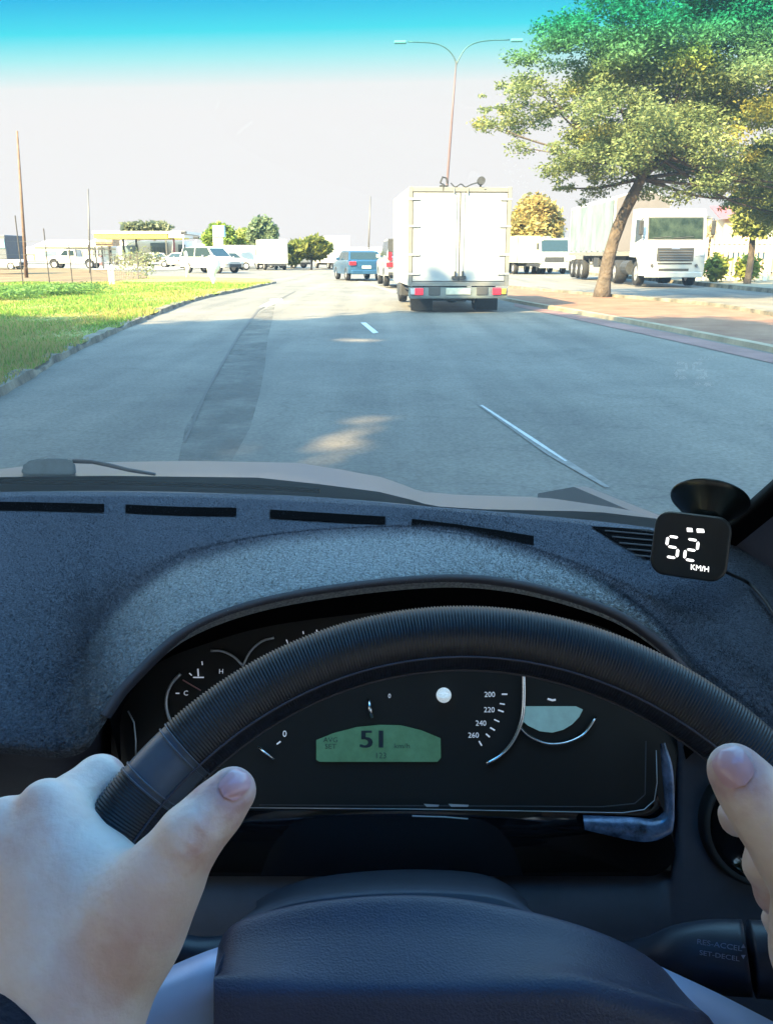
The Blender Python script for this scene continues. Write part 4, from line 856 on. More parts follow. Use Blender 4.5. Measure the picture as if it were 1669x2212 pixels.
# the big leaning tree on the island; crown laid out in sprays
TB = G(1297, 642, .04); Dm = TB.y
def tl(x, y, dy=0): p = PY(x, y, Dm + dy) - TB; return (p.x, p.y, p.z)
sprays = [(1110, 240, .8, .7), (1160, 280, 1.0, .3), (1210, 330, .9, -.5), (1100, 215, .6, 1.5), (1180, 130, .9, .5), (1230, 85, .9, -.6), (1290, 45, 1.1, .4), (1250, 180, 1., 1.2), (1300, 130, 1.2, -1), (1380, 70, 1.2, 1.6), (1360, 20, 1.1, -1.4), (1460, 20, 1.3, .3), (1440, 110, 1.3, -1.8), (1530, 90, 1.4, .9), (1560, 10, 1.3, -1.2), (1640, 60, 1.4, 1.3), (1620, 150, 1.4, -1.9), (1700, 130, 1.3, .2), (1340, 220, 1.1, -1.3), (1400, 190, 1.3, 1.2), (1480, 210, 1.3, -2.2), (1560, 230, 1.3, .6), (1650, 240, 1.4, 1.9), (1720, 230, 1.2, -1.1), (1270, 300, 1.0, 1.0), (1330, 300, 1.1, -1.7), (1400, 290, 1.1, -2.6), (1350, 350, .9, .2), (1420, 350, .9, 1.1), (1480, 300, 1.2, 1.8), (1550, 310, 1.2, -2.2), (1540, 370, 1.1, 1.6), (1620, 330, 1.3, -.6), (1680, 330, 1.2, 1.4), (1610, 400, .8, 2.4), (1490, 380, .9, 2.0), (1700, 410, .9, .8), (1280, 378, .55, .2), (1215, 400, .35, .4), (1590, 440, .45, 2.2), (1320, -60, 1.3, .2), (1480, -70, 1.5, -.8), (1620, -60, 1.5, .6), (1800, 80, 1.5, 0), (1820, 260, 1.5, .7), (1800, 400, 1.1, -.4), (1650, 430, .8, 1.6), (1695, 465, .8, 1.2), (1740, 470, .9, .2), (1560, -40, 1.3, -.9), (1690, 10, 1.3, .8), (1740, -30, 1.3, .1), (1500, 150, 1.2, .8), (1590, 180, 1.2, -.4), (1680, 180, 1.2, .4), (1440, 250, 1.1, .3), (1330, 260, .9, .9), (1400, 130, 1.1, .1), (1300, 190, .8, .3), (1140, 200, .45, -.3), (1070, 232, .35, .2), (1230, 240, .5, .4)]
cl = []
rgs = np.random.default_rng(8)
for x, y, r, dy in sprays:
    c = np.array(tl(x, y, dy)); nb = 5 if r < .7 else 9
    for _ in range(nb):
        o_ = rgs.normal(0, .52, 3) * r * np.array([1, 1, .8]); k = r * rgs.uniform(.30, .66); cl.append((tuple(c + o_), (k, k, k * .5)))
tree('street_tree', tuple(TB), 'large feathery green tree leaning over the red island in front of the white lorry', [tl(1297, 650), tl(1305, 600), tl(1318, 540), tl(1338, 480), tl(1362, 430), tl(1384, 385), tl(1410, 330)], [.27, .20, .18, .17, .16, .14, .11], cl, 190000, .048, (.095, .14, .055), (.25, .28, .11), 4, yel=.06, limbs=12, twig=1)
# verge trees behind and left of us, out of the picture; they throw the shade on the road
def big(name, loc, label, R_, H, seed, n=42000, off=(0, 0)):
    rg = random.Random(seed); c = []
    for _ in range(36):
        a = rg.random() * 6.28; q = R_ * math.sqrt(rg.random()) * .85; c.append(((off[0] + q * math.cos(a), off[1] + q * math.sin(a), H + rg.uniform(-1.1, 1.3)), (R_ * .30, R_ * .30, 1.0)))
    return tree(name, loc, label, [(0, 0, -.2), (.1, 0, 2), (off[0] * .3, off[1] * .3, 4.5), (off[0] * .5, off[1] * .5, H - 2)], [.35, .28, .24, .18], c, n, .23, (.035, .09, .02), (.10, .17, .04), seed, group='shade trees along the left verge', limbs=2, gaps=GAPS)
GAPS = [(*G(x, y).xy, q) for x, y, q in ((812, 896, .25), (790, 910, .26), (768, 928, .26), (745, 947, .25), (715, 968, .25), (680, 992, .24), (525, 955, .22), (510, 972, .2), (760, 732, .45), (790, 732, .40), (360, 850, .3), (1200, 1010, .2))]
SG = [((-8.5, -2.5, .1), 6.2, 8.6, 21, (-2.0, 0)), ((-8.0, -11.0, .1), 6.0, 9., 22, (1.8, 0)), ((-8.5, 5.0, .1), 5.4, 8.6, 23, (3.3, -.5)), ((-15, 3.0, .1), 6.4, 8.8, 24, (0.8, -1.2)), ((9.3, -9.0, .1), 6.5, 9.2, 25, (-4.0, 1)), ((-7.5, -19, .1), 6.0, 9.2, 26, (2, 0))]
for i, (l, r_, h_, sd, of) in enumerate(SG):
    big('shade_tree', l, ['broad dark shade tree on the verge just left of our car', 'shade tree on the verge behind our car on the left', 'shade tree on the verge nearest ahead, its crown over the lane', 'shade tree set back on the grass farthest from the road', 'shade tree behind our car on the right side', 'shade tree farthest behind our car'][i], r_, h_, sd, off=of)
def simple_tree(name, px, py, Y, wpx, hpx, label, c1, c2, seed, n=9000, size=.3, trunk=.28, yel=0, group=None, squash=1):
    S = (Y * math.cos(TH)) / F; b = PY(px, py, Y); b.z = zt(b.x, Y); H = (py - (py - hpx)) * S; Wd = wpx * S; rg = random.Random(seed); c = []
    for _ in range(16):
        a = rg.random() * 6.28; e = rg.uniform(-1, 1); q = math.sqrt(1 - e * e) * .62
        c.append(((Wd / 2 * q * math.cos(a), Wd / 2 * q * math.sin(a), H * (trunk + (1 - trunk) * .5) + e * H * (1 - trunk) * .30), (Wd * .2, Wd * .2, H * (1 - trunk) * .20)))
    return tree(name, tuple(b), label, [(0, 0, -.1), (.05, 0, H * trunk * .6), (0, 0, H * trunk + .1 * H), (0, 0, H * .6)], [H * .035, H * .03, H * .025, H * .015], c, n, size, c1, c2, seed, yel=yel, group=group, limbs=3)
simple_tree('round_tree', 478, 574, 92, 70, 92, 'bright green tree at the left behind the white totem sign', (.10, .17, .03), (.26, .34, .06), 31, size=.26)
simple_tree('round_tree', 528, 574, 95, 66, 82, 'yellow green tree in the middle of the three behind the white cars', (.14, .19, .05), (.30, .34, .08), 32, size=.26)
simple_tree('round_tree', 572, 573, 90, 66, 104, 'tall grey green tree at the right end of the three behind the vans', (.09, .14, .07), (.22, .27, .15), 33, size=.26)
simple_tree('round_tree', 672, 568, 78, 84, 70, 'low broad olive green tree left of the blue car', (.09, .12, .02), (.24, .25, .07), 34, size=.36, trunk=.32)
simple_tree('round_tree', 628, 566, 84, 40, 42, 'small olive bush tree just left of the broad olive tree', (.08, .11, .03), (.20, .22, .07), 35, n=2500, size=.36, trunk=.25)
simple_tree('autumn_tree', 1152, 560, 62, 125, 160, 'orange and yellow autumn tree between the box van and the trailer', (.30, .20, .08), (.34, .32, .12), 36, n=9000, size=.2, trunk=.12, yel=.15)
simple_tree('side_tree', 1612, 606, 36, 120, 230, 'slim yellow green tree with crooked trunk beside the right-hand fence', (.16, .20, .05), (.34, .34, .10), 37, n=13000, size=.10, trunk=.42)
simple_tree('side_tree', 1700, 600, 44, 150, 240, 'olive tree at the right edge behind the slim tree', (.14, .15, .06), (.30, .28, .12), 38, n=9000, size=.14, trunk=.3)
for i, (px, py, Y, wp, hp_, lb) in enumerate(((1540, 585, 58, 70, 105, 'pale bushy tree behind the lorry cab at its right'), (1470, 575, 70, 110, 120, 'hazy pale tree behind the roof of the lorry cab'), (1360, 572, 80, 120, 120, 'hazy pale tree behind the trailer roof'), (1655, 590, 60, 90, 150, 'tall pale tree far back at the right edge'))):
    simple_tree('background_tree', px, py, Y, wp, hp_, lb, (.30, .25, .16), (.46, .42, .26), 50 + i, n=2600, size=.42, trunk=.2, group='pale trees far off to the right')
for i, (px, py, Y, wp, hp_, lb) in enumerate(((318, 505, 190, 90, 20, 'dark flat tree crowns showing over the station roof'),)):
    pass
# ================================================================== POLES
M_galv = mat('galvanised_steel', (.12, .115, .115), .5, .4, noise=(2, .15))
M_wood = mat('weathered_pole_wood', (.14, .09, .065), .9, noise=(4, .3, 8))
lp = PY(958, 627, 39.5); lp.z = .1
lamp = empty('street_lamp', tuple(lp), 'tall double-armed street lamp on the island rising behind the box van', 'street lamp')
def L39(x, y): return PY(x, y, 39.5)
s = MB(); s.tube([lp, lp + Vector((0, 0, 1.2)), L39(966, 385), L39(976, 250), L39(985, 132)], [.075, .065, .055, .045, .035], 10); s.build('pole', mat('pinkish_lamp_pole', (.11, .07, .075), .6, noise=(3, .1)), lamp, smooth=True)
for pts in ([(985, 140), (981, 126), (970, 110), (950, 97), (925, 92), (880, 90)], [(985, 140), (992, 125), (1006, 104), (1028, 92), (1060, 87), (1100, 86)]):
    s = MB(); s.tube([Vector(p) for p in cat([tuple(L39(*p)) for p in pts], 20)], .026, 8); ar = s.build('arm', M_galv, lamp, smooth=True)
    e = L39(*pts[-1]); sg_ = -1 if pts[-1][0] < 985 else 1
    s = MB(); s.box(e + Vector((sg_ * .3, 0, -.02)), (.50, .22, .11), bev=.035); s.build('lantern', mat('lantern_grey', (.25, .27, .28), .5), ar)
def pole(name, x0, y0, x1, y1, Y, r0, r1, m, label, arms=None):
    a = PY(x0, y0, Y); a.z = zt(a.x, Y) - .1; b_ = PY(x1, y1, Y)
    s = MB(); s.tube([a, lerp(a, b_, .5), b_], [r0, (r0 + r1) / 2, r1], 8); o = s.build(name, m, None, smooth=True); tag(o, label, 'pole'); return o
pole('utility_pole', 55, 574, 38, 283, 48, .11, .05, M_wood, 'tall brown wooden pole beyond the fence near the left edge')
pole('utility_pole', 194, 577, 191, 408, 60, .07, .05, M_galv, 'thin grey pole rising behind the parked pickup')
pole('lamp_post', 794, 575, 800, 424, 75, .08, .05, M_galv, 'thin pale pole far behind the blue car')
pole('sign_pole', 372, 576, 374, 520, 100, .10, .08, M_galv, 'short dark post at the right end of the filling station canopy')
# small white post on the cross street
a = PY(405, 597, 50); s = MB(); s.tube([(a.x, 50, zt(a.x, 50)), (a.x, 50, zt(a.x, 50) + 1.35)], .085, 10); s.ell((a.x, 50, zt(a.x, 50) + 1.36), .09); tag(s.build('bollard', mat('white_post_paint', (.8, .8, .78), .6, noise=(5, .05)), smooth=True), 'white painted post at the street corner left of the white suv', 'bollard')
# white upright shape, not identified, on the grass tip
a = G(461, 613, .1); s = MB(); q = [(0, 0, 0, .06), (.02, 0, .18, .10), (-.03, 0, .38, .16), (.02, 0, .58, .24), (.03, 0, .78, .30), (-.02, 0, .98, .26), (-.08, 0, 1.12, .10)]
s.tube([a + Vector(p[:3]) for p in q], [p[3] for p in q], 9); 
for v in s.bm.verts: v.co += Vector((math.sin(v.co.z * 23) * .02, math.cos(v.co.z * 31 + v.co.x * 9) * .02, 0))
o = s.build('white_shape', mat('white_shape_surface', (.8, .8, .82), .5), smooth=True); tag(o, 'bunched white shape standing on the tip of the grass', 'plastic sheet')  # category is a guess, the shape is not identified
# ================================================================== FENCE on the left
M_post = mat('rusty_fence_post', (.05, .042, .04), .8, noise=(6, .3)); M_wpost = mat('pale_concrete_post', (.62, .60, .55), .8, noise=(5, .15))
M_wire = mat('fence_wire', (.22, .21, .2), .6, .3)
fp = [(-60, 632, 470, 1), (52, 622, 480, 1), (109, 621, 505, 1), (158, 617, 528, 1), (199, 614, 535, 1), (239, 612, 578, 2), (246, 612, 574, 0), (300, 600, 548, 1), (318, 598, 550, 1)]
fence = empty('wire_fence', tuple(G(109, 621)), 'see-through wire fence with thin dark posts between the grass and the dry field', 'fence')
fpos = []
for x, yb, yt_, k in fp:
    b_ = G(x, yb, .1); hpx = (yb - yt_) * (b_ - CAM).dot(FW) / F / math.cos(TH) ; fpos.append((b_, hpx))
    s = MB(); s.tube([b_ - Vector((0, 0, .1)), b_ + Vector((0, 0, hpx))], .022 if k == 1 else .06, 6); s.build('post', M_post if k == 1 else M_wpost, fence)
main_ = [fpos[i] for i in (0, 1, 2, 3, 4, 6, 8)]
s = MB()
for (a, ha), (b_, hb) in zip(main_, main_[1:]):
    for z in (.25, .7, 1.15, 1.6): s.tube([a + Vector((0, 0, z * min(1, ha / 1.8))), b_ + Vector((0, 0, z * min(1, hb / 1.8)))], .006, 4, cap=False)
s.build('wire', M_wire, fence)
# mesh panels with overgrowth at the corner end
s = MB(); a, ha = main_[5]; b_, hb = main_[6]
for k in range(22):
    t = k / 21; p = lerp(a, b_, t); s.tube([p, p + Vector((0, 0, 1.2))], .006, 4, cap=False)
s.build('mesh_panel', M_wire, fence)
bs = []
for x, y, r_ in ((282, 590, .6), (300, 583, .8), (262, 588, .5), (313, 590, .5)):
    p = G(x, 600, .1) ; bs.append(((p.x, p.y + 1, p.z + .7), (r_, r_, .9)))
o = leaf_cloud('fence_creeper', bs, 380, .07, (.12, .14, .05), (.32, .34, .16), 71, None); tag(o, 'dry greenish bush grown through the corner of the wire fence', 'bush')
bs = [((p.x, p.y, p.z + .15), (1.3, .6, .14)) for p in (G(20, 640, .1), G(60, 636, .1), G(100, 634, .1), G(160, 630, .1), G(130, 634, .1), G(-20, 644, .1))]
o = leaf_cloud('long_grass', bs, 7000, .03, (.09, .19, .04), (.16, .27, .06), 72, None, asp=4); tag(o, 'darker long grass along the foot of the wire fence', 'grass', kind='stuff')
# ================================================================== VEHICLES
M_tyre = mat('tyre', (.018, .018, .02), .85, noise=(20, .2)); M_alloy = mat('wheel_alloy', (.45, .45, .47), .4, .6)
M_win = mat('car_glass', (.02, .035, .04), .08); M_red = mat('red_lens', (.45, .02, .03), .25); M_headl = mat('headlight_lens', (.65, .68, .7), .15)
M_white = mat('white_paint', (.42, .42, .41), .35, coat=.3, noise=(1.2, .04)); M_blue = mat('blue_paint', (.025, .085, .17), .3, .3, coat=.5, noise=(3, .1))
M_chas = mat('chassis_black', (.03, .032, .036), .7, noise=(8, .3)); M_plate = mat('number_plate', (.6, .6, .5), .5); M_grey = mat('silver_paint', (.42, .43, .44), .3, .4, coat=.4)
def place(root, loc, rz): root.location = loc; root.rotation_euler = (0, 0, rz)
def wheel(parent, x, y, r, w_, hub=True):
    s = MB(); s.grid([[(x + dx, y + q * math.cos(a), r + q * math.sin(a)) for a in np.linspace(0, 2 * math.pi, 25)] for dx, q in ((-w_ / 2, r * .62), (-w_ / 2, r * .93), (-w_ * .38, r), (w_ * .38, r), (w_ / 2, r * .93), (w_ / 2, r * .62))])
    o = s.build('wheel', M_tyre, parent, smooth=True)
    s = MB(); s.cyl((x - w_ * .42, y, r), (x + w_ * .42, y, r), r * .63, 18); s.cyl((x - w_ * .5, y, r), (x + w_ * .5, y, r), r * .2, 8); s.build('rim', M_alloy, o); return o
def carbody(name, label, cat_, prof, roofx, W, paint, wheels, rW=.33, group=None, extra=None):
    """prof: side outline (y forward, z) of lower body; roofx: greenhouse outline"""
    root = empty(name, (0, 0, 0), label, cat_, group)
    s = MB(); n = 9; rws = []
    for t in np.linspace(-1, 1, n):
        k = 1 - .05 * abs(t) ** 4; rws.append([(t * W / 2, y * k, lerp(.55, z, 1 - .04 * abs(t) ** 3)) for y, z in prof])
    s.grid(rws); s.poly(rws[0]); s.poly(rws[-1][::-1]); s.build('body', paint, root, smooth=True, autos=35)
    s = MB(); a = [(y, z) for y, z in roofx]; W1, W0 = W * .40, W * .475; zb = min(z for y, z in a); zt_ = max(z for y, z in a)
    wd = lambda z: lerp(W0, W1, (z - zb) / (zt_ - zb)); s._new([(-wd(z), y, z) for y, z in a] + [(wd(z), y, z) for y, z in a], [tuple(range(len(a))), tuple(range(len(a), 2 * len(a)))[::-1]] + [(i, (i + 1) % len(a), (i + 1) % len(a) + len(a), i + len(a)) for i in range(len(a))])
    cab = s.build('cabin', paint, root)
    # side panes 3 mm proud, front and rear panes
    yb0, yb1 = a[0][0], a[-1][0]; h = zt_ - zb; ins = .07
    up = [p for p in a if p[1] > zb + .02]; y0, y1 = up[0][0], up[-1][0]
    for sg_ in (-1, 1):
        m_ = (y0 + y1) / 2
        for q in ([(lerp(yb0, y0, .2) + .08, zb + .03), (lerp(yb0, y0, .9) + .1, zt_ - .09), (m_ - .04, zt_ - .09), (m_ - .04, zb + .03)], [(m_ + .04, zb + .03), (m_ + .04, zt_ - .09), (lerp(yb1, y1, .9) - .1, zt_ - .09), (lerp(yb1, y1, .2) - .08, zb + .03)]):
            s = MB(); s.prism([(sg_ * (wd(z) + .002), y, z) for y, z in q], (sg_ * .006, 0, 0)); s.build('window', M_win, root)
    for (ya, za), (yb_, zb_) in ((a[0], up[0]), (a[-1], up[-1])):
        sgn = -1 if ya < yb_ else 1; s = MB(); f = lambda t, sx_: Vector((sx_ * (wd(lerp(za, zb_, t)) - ins), lerp(ya, yb_, t), lerp(za, zb_, t)))
        nv = Vector((0, (zb_ - za) * sgn, abs(yb_ - ya))).normalized() * .008
        s.prism([f(.1, -1) , f(.1, 1), f(.88, 1), f(.88, -1)], nv); s.build('rear_window' if sgn < 0 else 'windscreen', M_win, root)
    for y in wheels:
        for sx_ in (-1, 1): wheel(root, sx_ * (W / 2 - .10), y, rW, .22)
    yr, yf = min(y for y, z in prof), max(y for y, z in prof)
    for sx_ in (-1, 1):
        s = MB(); s.box((sx_ * (W / 2 - .20), yr - .0, .84), (.34, .08, .18), bev=.02); s.build('tail_light', M_red, root)
        s = MB(); s.box((sx_ * (W / 2 - .24), yf - .03, .72), (.36, .10, .15), bev=.02); s.build('headlight', M_headl, root)
        s = MB(); s.box((sx_ * (W / 2 + .08), y1 - .25, zb + .08), (.18, .08, .13), bev=.02); s.build('door_mirror', paint, root)
    s = MB(); s.box((0, yr - .012, .66), (.46, .02, .12)); s.build('number_plate', M_plate, root)
    s = MB(); s.box((0, yr + .01, .42), (W * .86, .12, .2), bev=.03); s.build('rear_bumper', M_chas if paint is not M_blue else paint, root)
    s = MB(); s.box((0, yf - .0, .52), (W * .6, .08, .2), bev=.02); s.build('grille', M_chas, root)
    return root
HB = [(-2.1, .35), (-2.16, .6), (-2.12, .95), (-1.9, 1.02), (1.0, .98), (1.9, .86), (2.12, .68), (2.1, .35), (1.65, .3), (-1.5, .3)]
SEDR = [(-1.95, .98), (-1.45, 1.42), (-.1, 1.47), (.5, 1.42), (1.15, .97)]
SUVB = [(-2.2, .42), (-2.28, .7), (-2.25, 1.08), (-2.1, 1.14), (1.05, 1.10), (2.05, 1.0), (2.28, .8), (2.25, .42), (1.8, .38), (-1.6, .38)]
SUVR = [(-2.2, 1.10), (-1.95, 1.72), (-.3, 1.82), (.45, 1.76), (1.15, 1.08)]
r = carbody('hatchback', 'blue hatchback ahead in the left lane seen from behind', 'car', HB, SEDR, 1.8, M_blue, (-1.35, 1.3), group=None)
p = G(772, 600); place(r, (p.x * 46.5 / p.y, 46.5, 0), R(14))
r = carbody('suv', 'white suv with red tail light half hidden behind the box van', 'suv', SUVB, SUVR, 1.9, M_grey, (-1.45, 1.4), .38)
p = G(854, 621); place(r, (p.x + .35, 37.0, .04), R(5))
s = MB(); s.box((0, -2.42, .5), (1.7, .2, .12), bev=.02); s.build('tow_step', M_chas, None); o = bpy.data.objects['tow_step']; o.parent = r
s = MB(); s.box((-.78, -2.29, 1.16), (.16, .06, .34), bev=.02); s.build('high_tail_light', M_red, None); bpy.data.objects['high_tail_light'].parent = r
r = carbody('suv', 'white suv turning out of the side street behind the grass tip', 'suv', SUVB, SUVR, 1.9, M_white, (-1.45, 1.4), .38)
p = PY(458, 590, 64); place(r, (p.x, 64, 0), R(-122))
r = carbody('sedan', 'white car parked behind the turning white suv', 'car', HB, SEDR, 1.8, M_white, (-1.35, 1.3))
p = PY(495, 578, 76); place(r, (p.x, 76, 0), R(-70))
r = carbody('sedan', 'white car cut by the left edge beyond the fence', 'car', HB, SEDR, 1.8, M_white, (-1.35, 1.3))
p = PY(2, 575, 76); place(r, (p.x, 76, 0), R(-92))
r = carbody('sedan', 'white car standing under the filling station canopy', 'car', HB, SEDR, 1.8, M_white, (-1.35, 1.3))
p = PY(345, 570, 98); place(r, (p.x, 98, zt(p.x, 98)), R(-85))
r = carbody('sedan', 'white car at the far right of the forecourt shop', 'car', HB, SEDR, 1.8, M_white, (-1.35, 1.3))
p = PY(386, 572, 92); place(r, (p.x, 92, zt(p.x, 92)), R(95))
def place_b(root, px, py, Y, rz): p = PY(px, py, Y); place(root, (p.x, Y, zt(p.x, Y)), rz)
# parked pickup with a ladder rack, side on
pk = empty('pickup_truck', (0, 0, 0), 'white pickup with open tray and rack parked beyond the fence', 'pickup')
PR = [(-2.6, .55), (-2.6, 1.05), (-.35, 1.05), (-.3, 1.72), (.75, 1.74), (1.25, 1.18), (2.35, 1.08), (2.6, .9), (2.6, .5), (2.25, .5)] + [(1.75 + .47 * math.cos(a), .45 + .47 * math.sin(a)) for a in np.linspace(.1, math.pi - .1, 8)] + [(1.25, .48), (-1.05, .48)] + [(-1.55 + .47 * math.cos(a), .45 + .47 * math.sin(a)) for a in np.linspace(.1, math.pi - .1, 8)] + [(-2.1, .55)]
s = MB(); s.prism([(-.9, y, z) for y, z in PR], (1.8, 0, 0)); s.build('body', M_white, pk)
for sx_ in (-1, 1):
    for q in ([(-.2, 1.16), (-.18, 1.62), (.32, 1.63), (.32, 1.16)], [(.4, 1.16), (.4, 1.63), (.70, 1.63), (1.1, 1.20)]): s = MB(); s.prism([(sx_ * .902, y, z) for y, z in q], (sx_ * .006, 0, 0)); s.build('window', M_win, pk)
    for y in (1.75, -1.55): wheel(pk, sx_ * .8, y, .38, .24)
s = MB()
for y in (-2.5, -1.4, -.4):
    for sx_ in (-.85, .85): s.box((sx_, y, 1.4), (.05, .05, .72))
for sx_ in (-.85, .85): s.box((sx_, -1.0, 1.77), (.06, 3.4, .06))
for k in range(6): s.box((0, -2.5 + k * .6, 1.81), (1.7, .05, .04))
s.build('ladder_rack', M_chas, pk)
s = MB(); s.box((0, 2.6, .72), (1.5, .06, .25), bev=.02); s.build('grille', M_chas, pk)
for sx_ in (-1, 1): s = MB(); s.box((sx_ * .68, 2.58, .88), (.35, .1, .18), bev=.02); s.build('headlight', M_headl, pk)
place_b(pk, 166, 575, 84, R(90))
# box vans far ahead-left
def boxvan(label, px, py, Y, rz, L_=5, H=2.5, name='delivery_van', W=2.0):
    r = empty(name, (0, 0, 0), label, 'van'); s = MB(); s.box((0, -.6, .5 + (H - .5) / 2), (W, L_ - 1.6, H - .5), bev=.05); s.build('cargo_box', M_white, r)
    s = MB(); s.prism([(-W / 2 + .05, y, z) for y, z in ((L_ / 2 - 1.38, .45), (L_ / 2 - 1.38, 2.0), (L_ / 2 - .7, 1.95), (L_ / 2 - .2, 1.2), (L_ / 2, 1.0), (L_ / 2, .45))], (W - .1, 0, 0)); s.build('cab', M_white, r)
    for sx_ in (-1, 1): s = MB(); s.prism([(sx_ * (W / 2 - .048), y, z) for y, z in ((L_ / 2 - 1.2, 1.2), (L_ / 2 - 1.2, 1.8), (L_ / 2 - .75, 1.8), (L_ / 2 - .4, 1.2))], (sx_ * .006, 0, 0)); s.build('window', M_win, r)
    s = MB(); s.prism([(-W / 2 + .15, L_ / 2 - .69 + .03, 1.9), (W / 2 - .15, L_ / 2 - .69 + .03, 1.9), (W / 2 - .15, L_ / 2 - .2, 1.25), (-W / 2 + .15, L_ / 2 - .2, 1.25)], (0, .012, .008)); s.build('windscreen', M_win, r)
    s = MB(); s.box((0, 0, .42), (W * .8, L_ - .3, .16)); s.build('chassis', M_chas, r)
    for sx_ in (-1, 1):
        for y in (L_ / 2 - .9, -L_ / 2 + 1.0): wheel(r, sx_ * (W / 2 - .16), y, .36, .22)
    place_b(r, px, py, Y, rz); return r
boxvan('small white van at the left behind the turning suv', 536, 571, 84, R(-95), 4.6, 2.1)
boxvan('white box van between the tall tree and the olive tree', 585, 571, 78, R(20), 5, 2.5)
boxvan('white van partly behind the olive bush tree', 622, 570, 88, R(60), 4.6, 2.2)
boxvan('pale lorry standing far back between the olive tree and the blue car', 716, 573, 85, R(20), 6, 2.9, 'box_lorry')
# ================================================================== FILLING STATION
M_yel = mat('canopy_yellow', (.62, .52, .06), .5, noise=(.5, .08)); M_cw = mat('station_white', (.66, .66, .64), .6, noise=(.3, .06)); M_shop = mat('shop_glass', (.12, .17, .20), .2)
M_rpil = mat('maroon_pillar', (.25, .08, .09), .6)
def SB(px, py, Y): return PY(px, py, Y)
YS = 104.
st_ = empty('filling_station', (SB(300, 570, YS).x, YS, .9), 'filling station with a long yellow canopy edge and a glass shop', 'filling station')
def pbox(mb, x0, y0, x1, y1, Y, dep, bev=0):
    a, b_ = PY(x0, y0, Y), PY(x1, y1, Y); mb.box(((a.x + b_.x) / 2, Y + dep / 2, (a.z + b_.z) / 2), (abs(b_.x - a.x), dep, abs(a.z - b_.z)), bev=bev); return mb
s = MB(); pbox(s, 203, 505, 362, 515, YS, 9); s.build('yellow_fascia', M_yel, st_)
s = MB(); pbox(s, 200, 499, 400, 504.8, YS - .1, 9.3); s.build('canopy_roof', M_cw, st_)
s = MB(); pbox(s, 364, 506, 398, 513, YS, 9); s.build('canopy_end', M_cw, st_)
s = MB(); pbox(s, 378, 513.2, 397, 516, YS, 3); s.build('yellow_fascia', M_yel, st_)
for x in (210, 236, 268, 296, 360): s = MB(); pbox(s, x - 1.3, 515.2, x + 1.3, 577, YS + 4, .35); s.build('column', M_chas if x in (236, 296, 268) else M_cw, st_)
s = MB(); pbox(s, 373, 516, 380, 577, YS + 2, .5, .05); s.build('column', M_rpil, st_)
s = MB(); pbox(s, 255, 520, 400, 577, YS + 10, 8); s.build('shop_wall', M_cw, st_)
for x0, x1, y0, y1 in ((325, 364, 524, 550), (385, 402, 528, 552), (262, 300, 530, 556)):
    s = MB(); pbox(s, x0, y0, x1, y1, YS + 9.9, .06); w_ = s.build('shop_window', M_shop, st_)
    s = MB()
    for k in range(6): x = lerp(x0 + 3, x1 - 3, k / 5); pbox(s, x - .7, y0 + 9, x + .7, y1 - 2, YS + 9.82, .04)
    s.build('window_mullion', M_chas, w_)
for x in (218, 250, 282):
    s = MB(); pbox(s, x - 4, 552, x + 4, 578, YS + 3, .8, .06); o = s.build('fuel_pump', M_chas if x == 250 else M_rpil); tag(o, {218: 'left fuel pump under the yellow canopy', 250: 'dark fuel pump in the middle under the yellow canopy', 282: 'right fuel pump under the yellow canopy'}[x], 'fuel pump', 'pumps under the canopy')
# clutter of racks and a red-brown kiosk behind the pickup
ks = empty('kiosk', (SB(232, 560, 70).x, 70, zt(-22, 70)), 'low orange brown kiosk with a dark rack left of the canopy', 'kiosk')
s = MB(); pbox(s, 206, 517, 244, 531, 70, 2.0); s.build('sign_panel', mat('orange_brown_panel', (.45, .28, .16), .7, noise=(3, .3)), ks)
s = MB()
for x in (208, 222, 241): pbox(s, x - 1, 531, x + 1, 580, 70, .1)
for y in (523, 538, 549): pbox(s, 190, y, 250, y + 1.6, 69.8, .1)
s.build('rack', M_chas, ks)
# palms and hedges behind: low shrubs
bs = []
for x, y in ((300, 556), (312, 555), (325, 558), (285, 560), (270, 562)): p = PY(x, y, 68); bs.append((tuple(p), (1.3, .7, .5)))
o = leaf_cloud('shrub', bs, 500, .14, (.10, .12, .07), (.26, .26, .16), 73, None); tag(o, 'dusty grey green shrub between the fence corner and the station', 'bush')
bs = []
for x, y, q in ((285, 491, 1.6), (300, 489, 2.0), (318, 490, 1.6), (334, 489, 2.), (350, 491, 1.6)): p = PY(x, y, 150); bs.append((tuple(p), (q, q, .7)))
tt = empty('distant_trees', tuple(PY(318, 560, 150)), 'flat dark tree crown showing over the canopy roof', 'tree'); leaf_cloud('crown', bs, 1500, .5, (.10, .12, .07), (.22, .24, .14), 74, tt)
tt.name = 'umbrella_tree'; s = MB(); 
for x in (300, 334): s.tube([PY(x, 575, 150), PY(x, 492, 150)], .25, 6)
s.build('trunk', M_bark, tt)
# totem sign
tot = empty('totem_sign', (SB(472, 575, 80).x, 80, .78), 'tall totem sign, blue on top and cream below, before the bright green tree', 'sign')
s = MB(); pbox(s, 460, 512, 484, 577, 80, .5, .03); s.build('cream_panel', mat('cream_panel', (.66, .60, .45), .6), tot)
s = MB(); pbox(s, 459, 487, 485, 511.5, 79.9, .7, .03); s.build('blue_panel', mat('pale_blue_panel', (.25, .50, .66), .4), tot)
s = MB(); pbox(s, 465, 490, 472, 510, 79.86, .03); pbox(s, 475, 490, 480, 510, 79.86, .03); s.build('white_stripe', M_cw, tot)
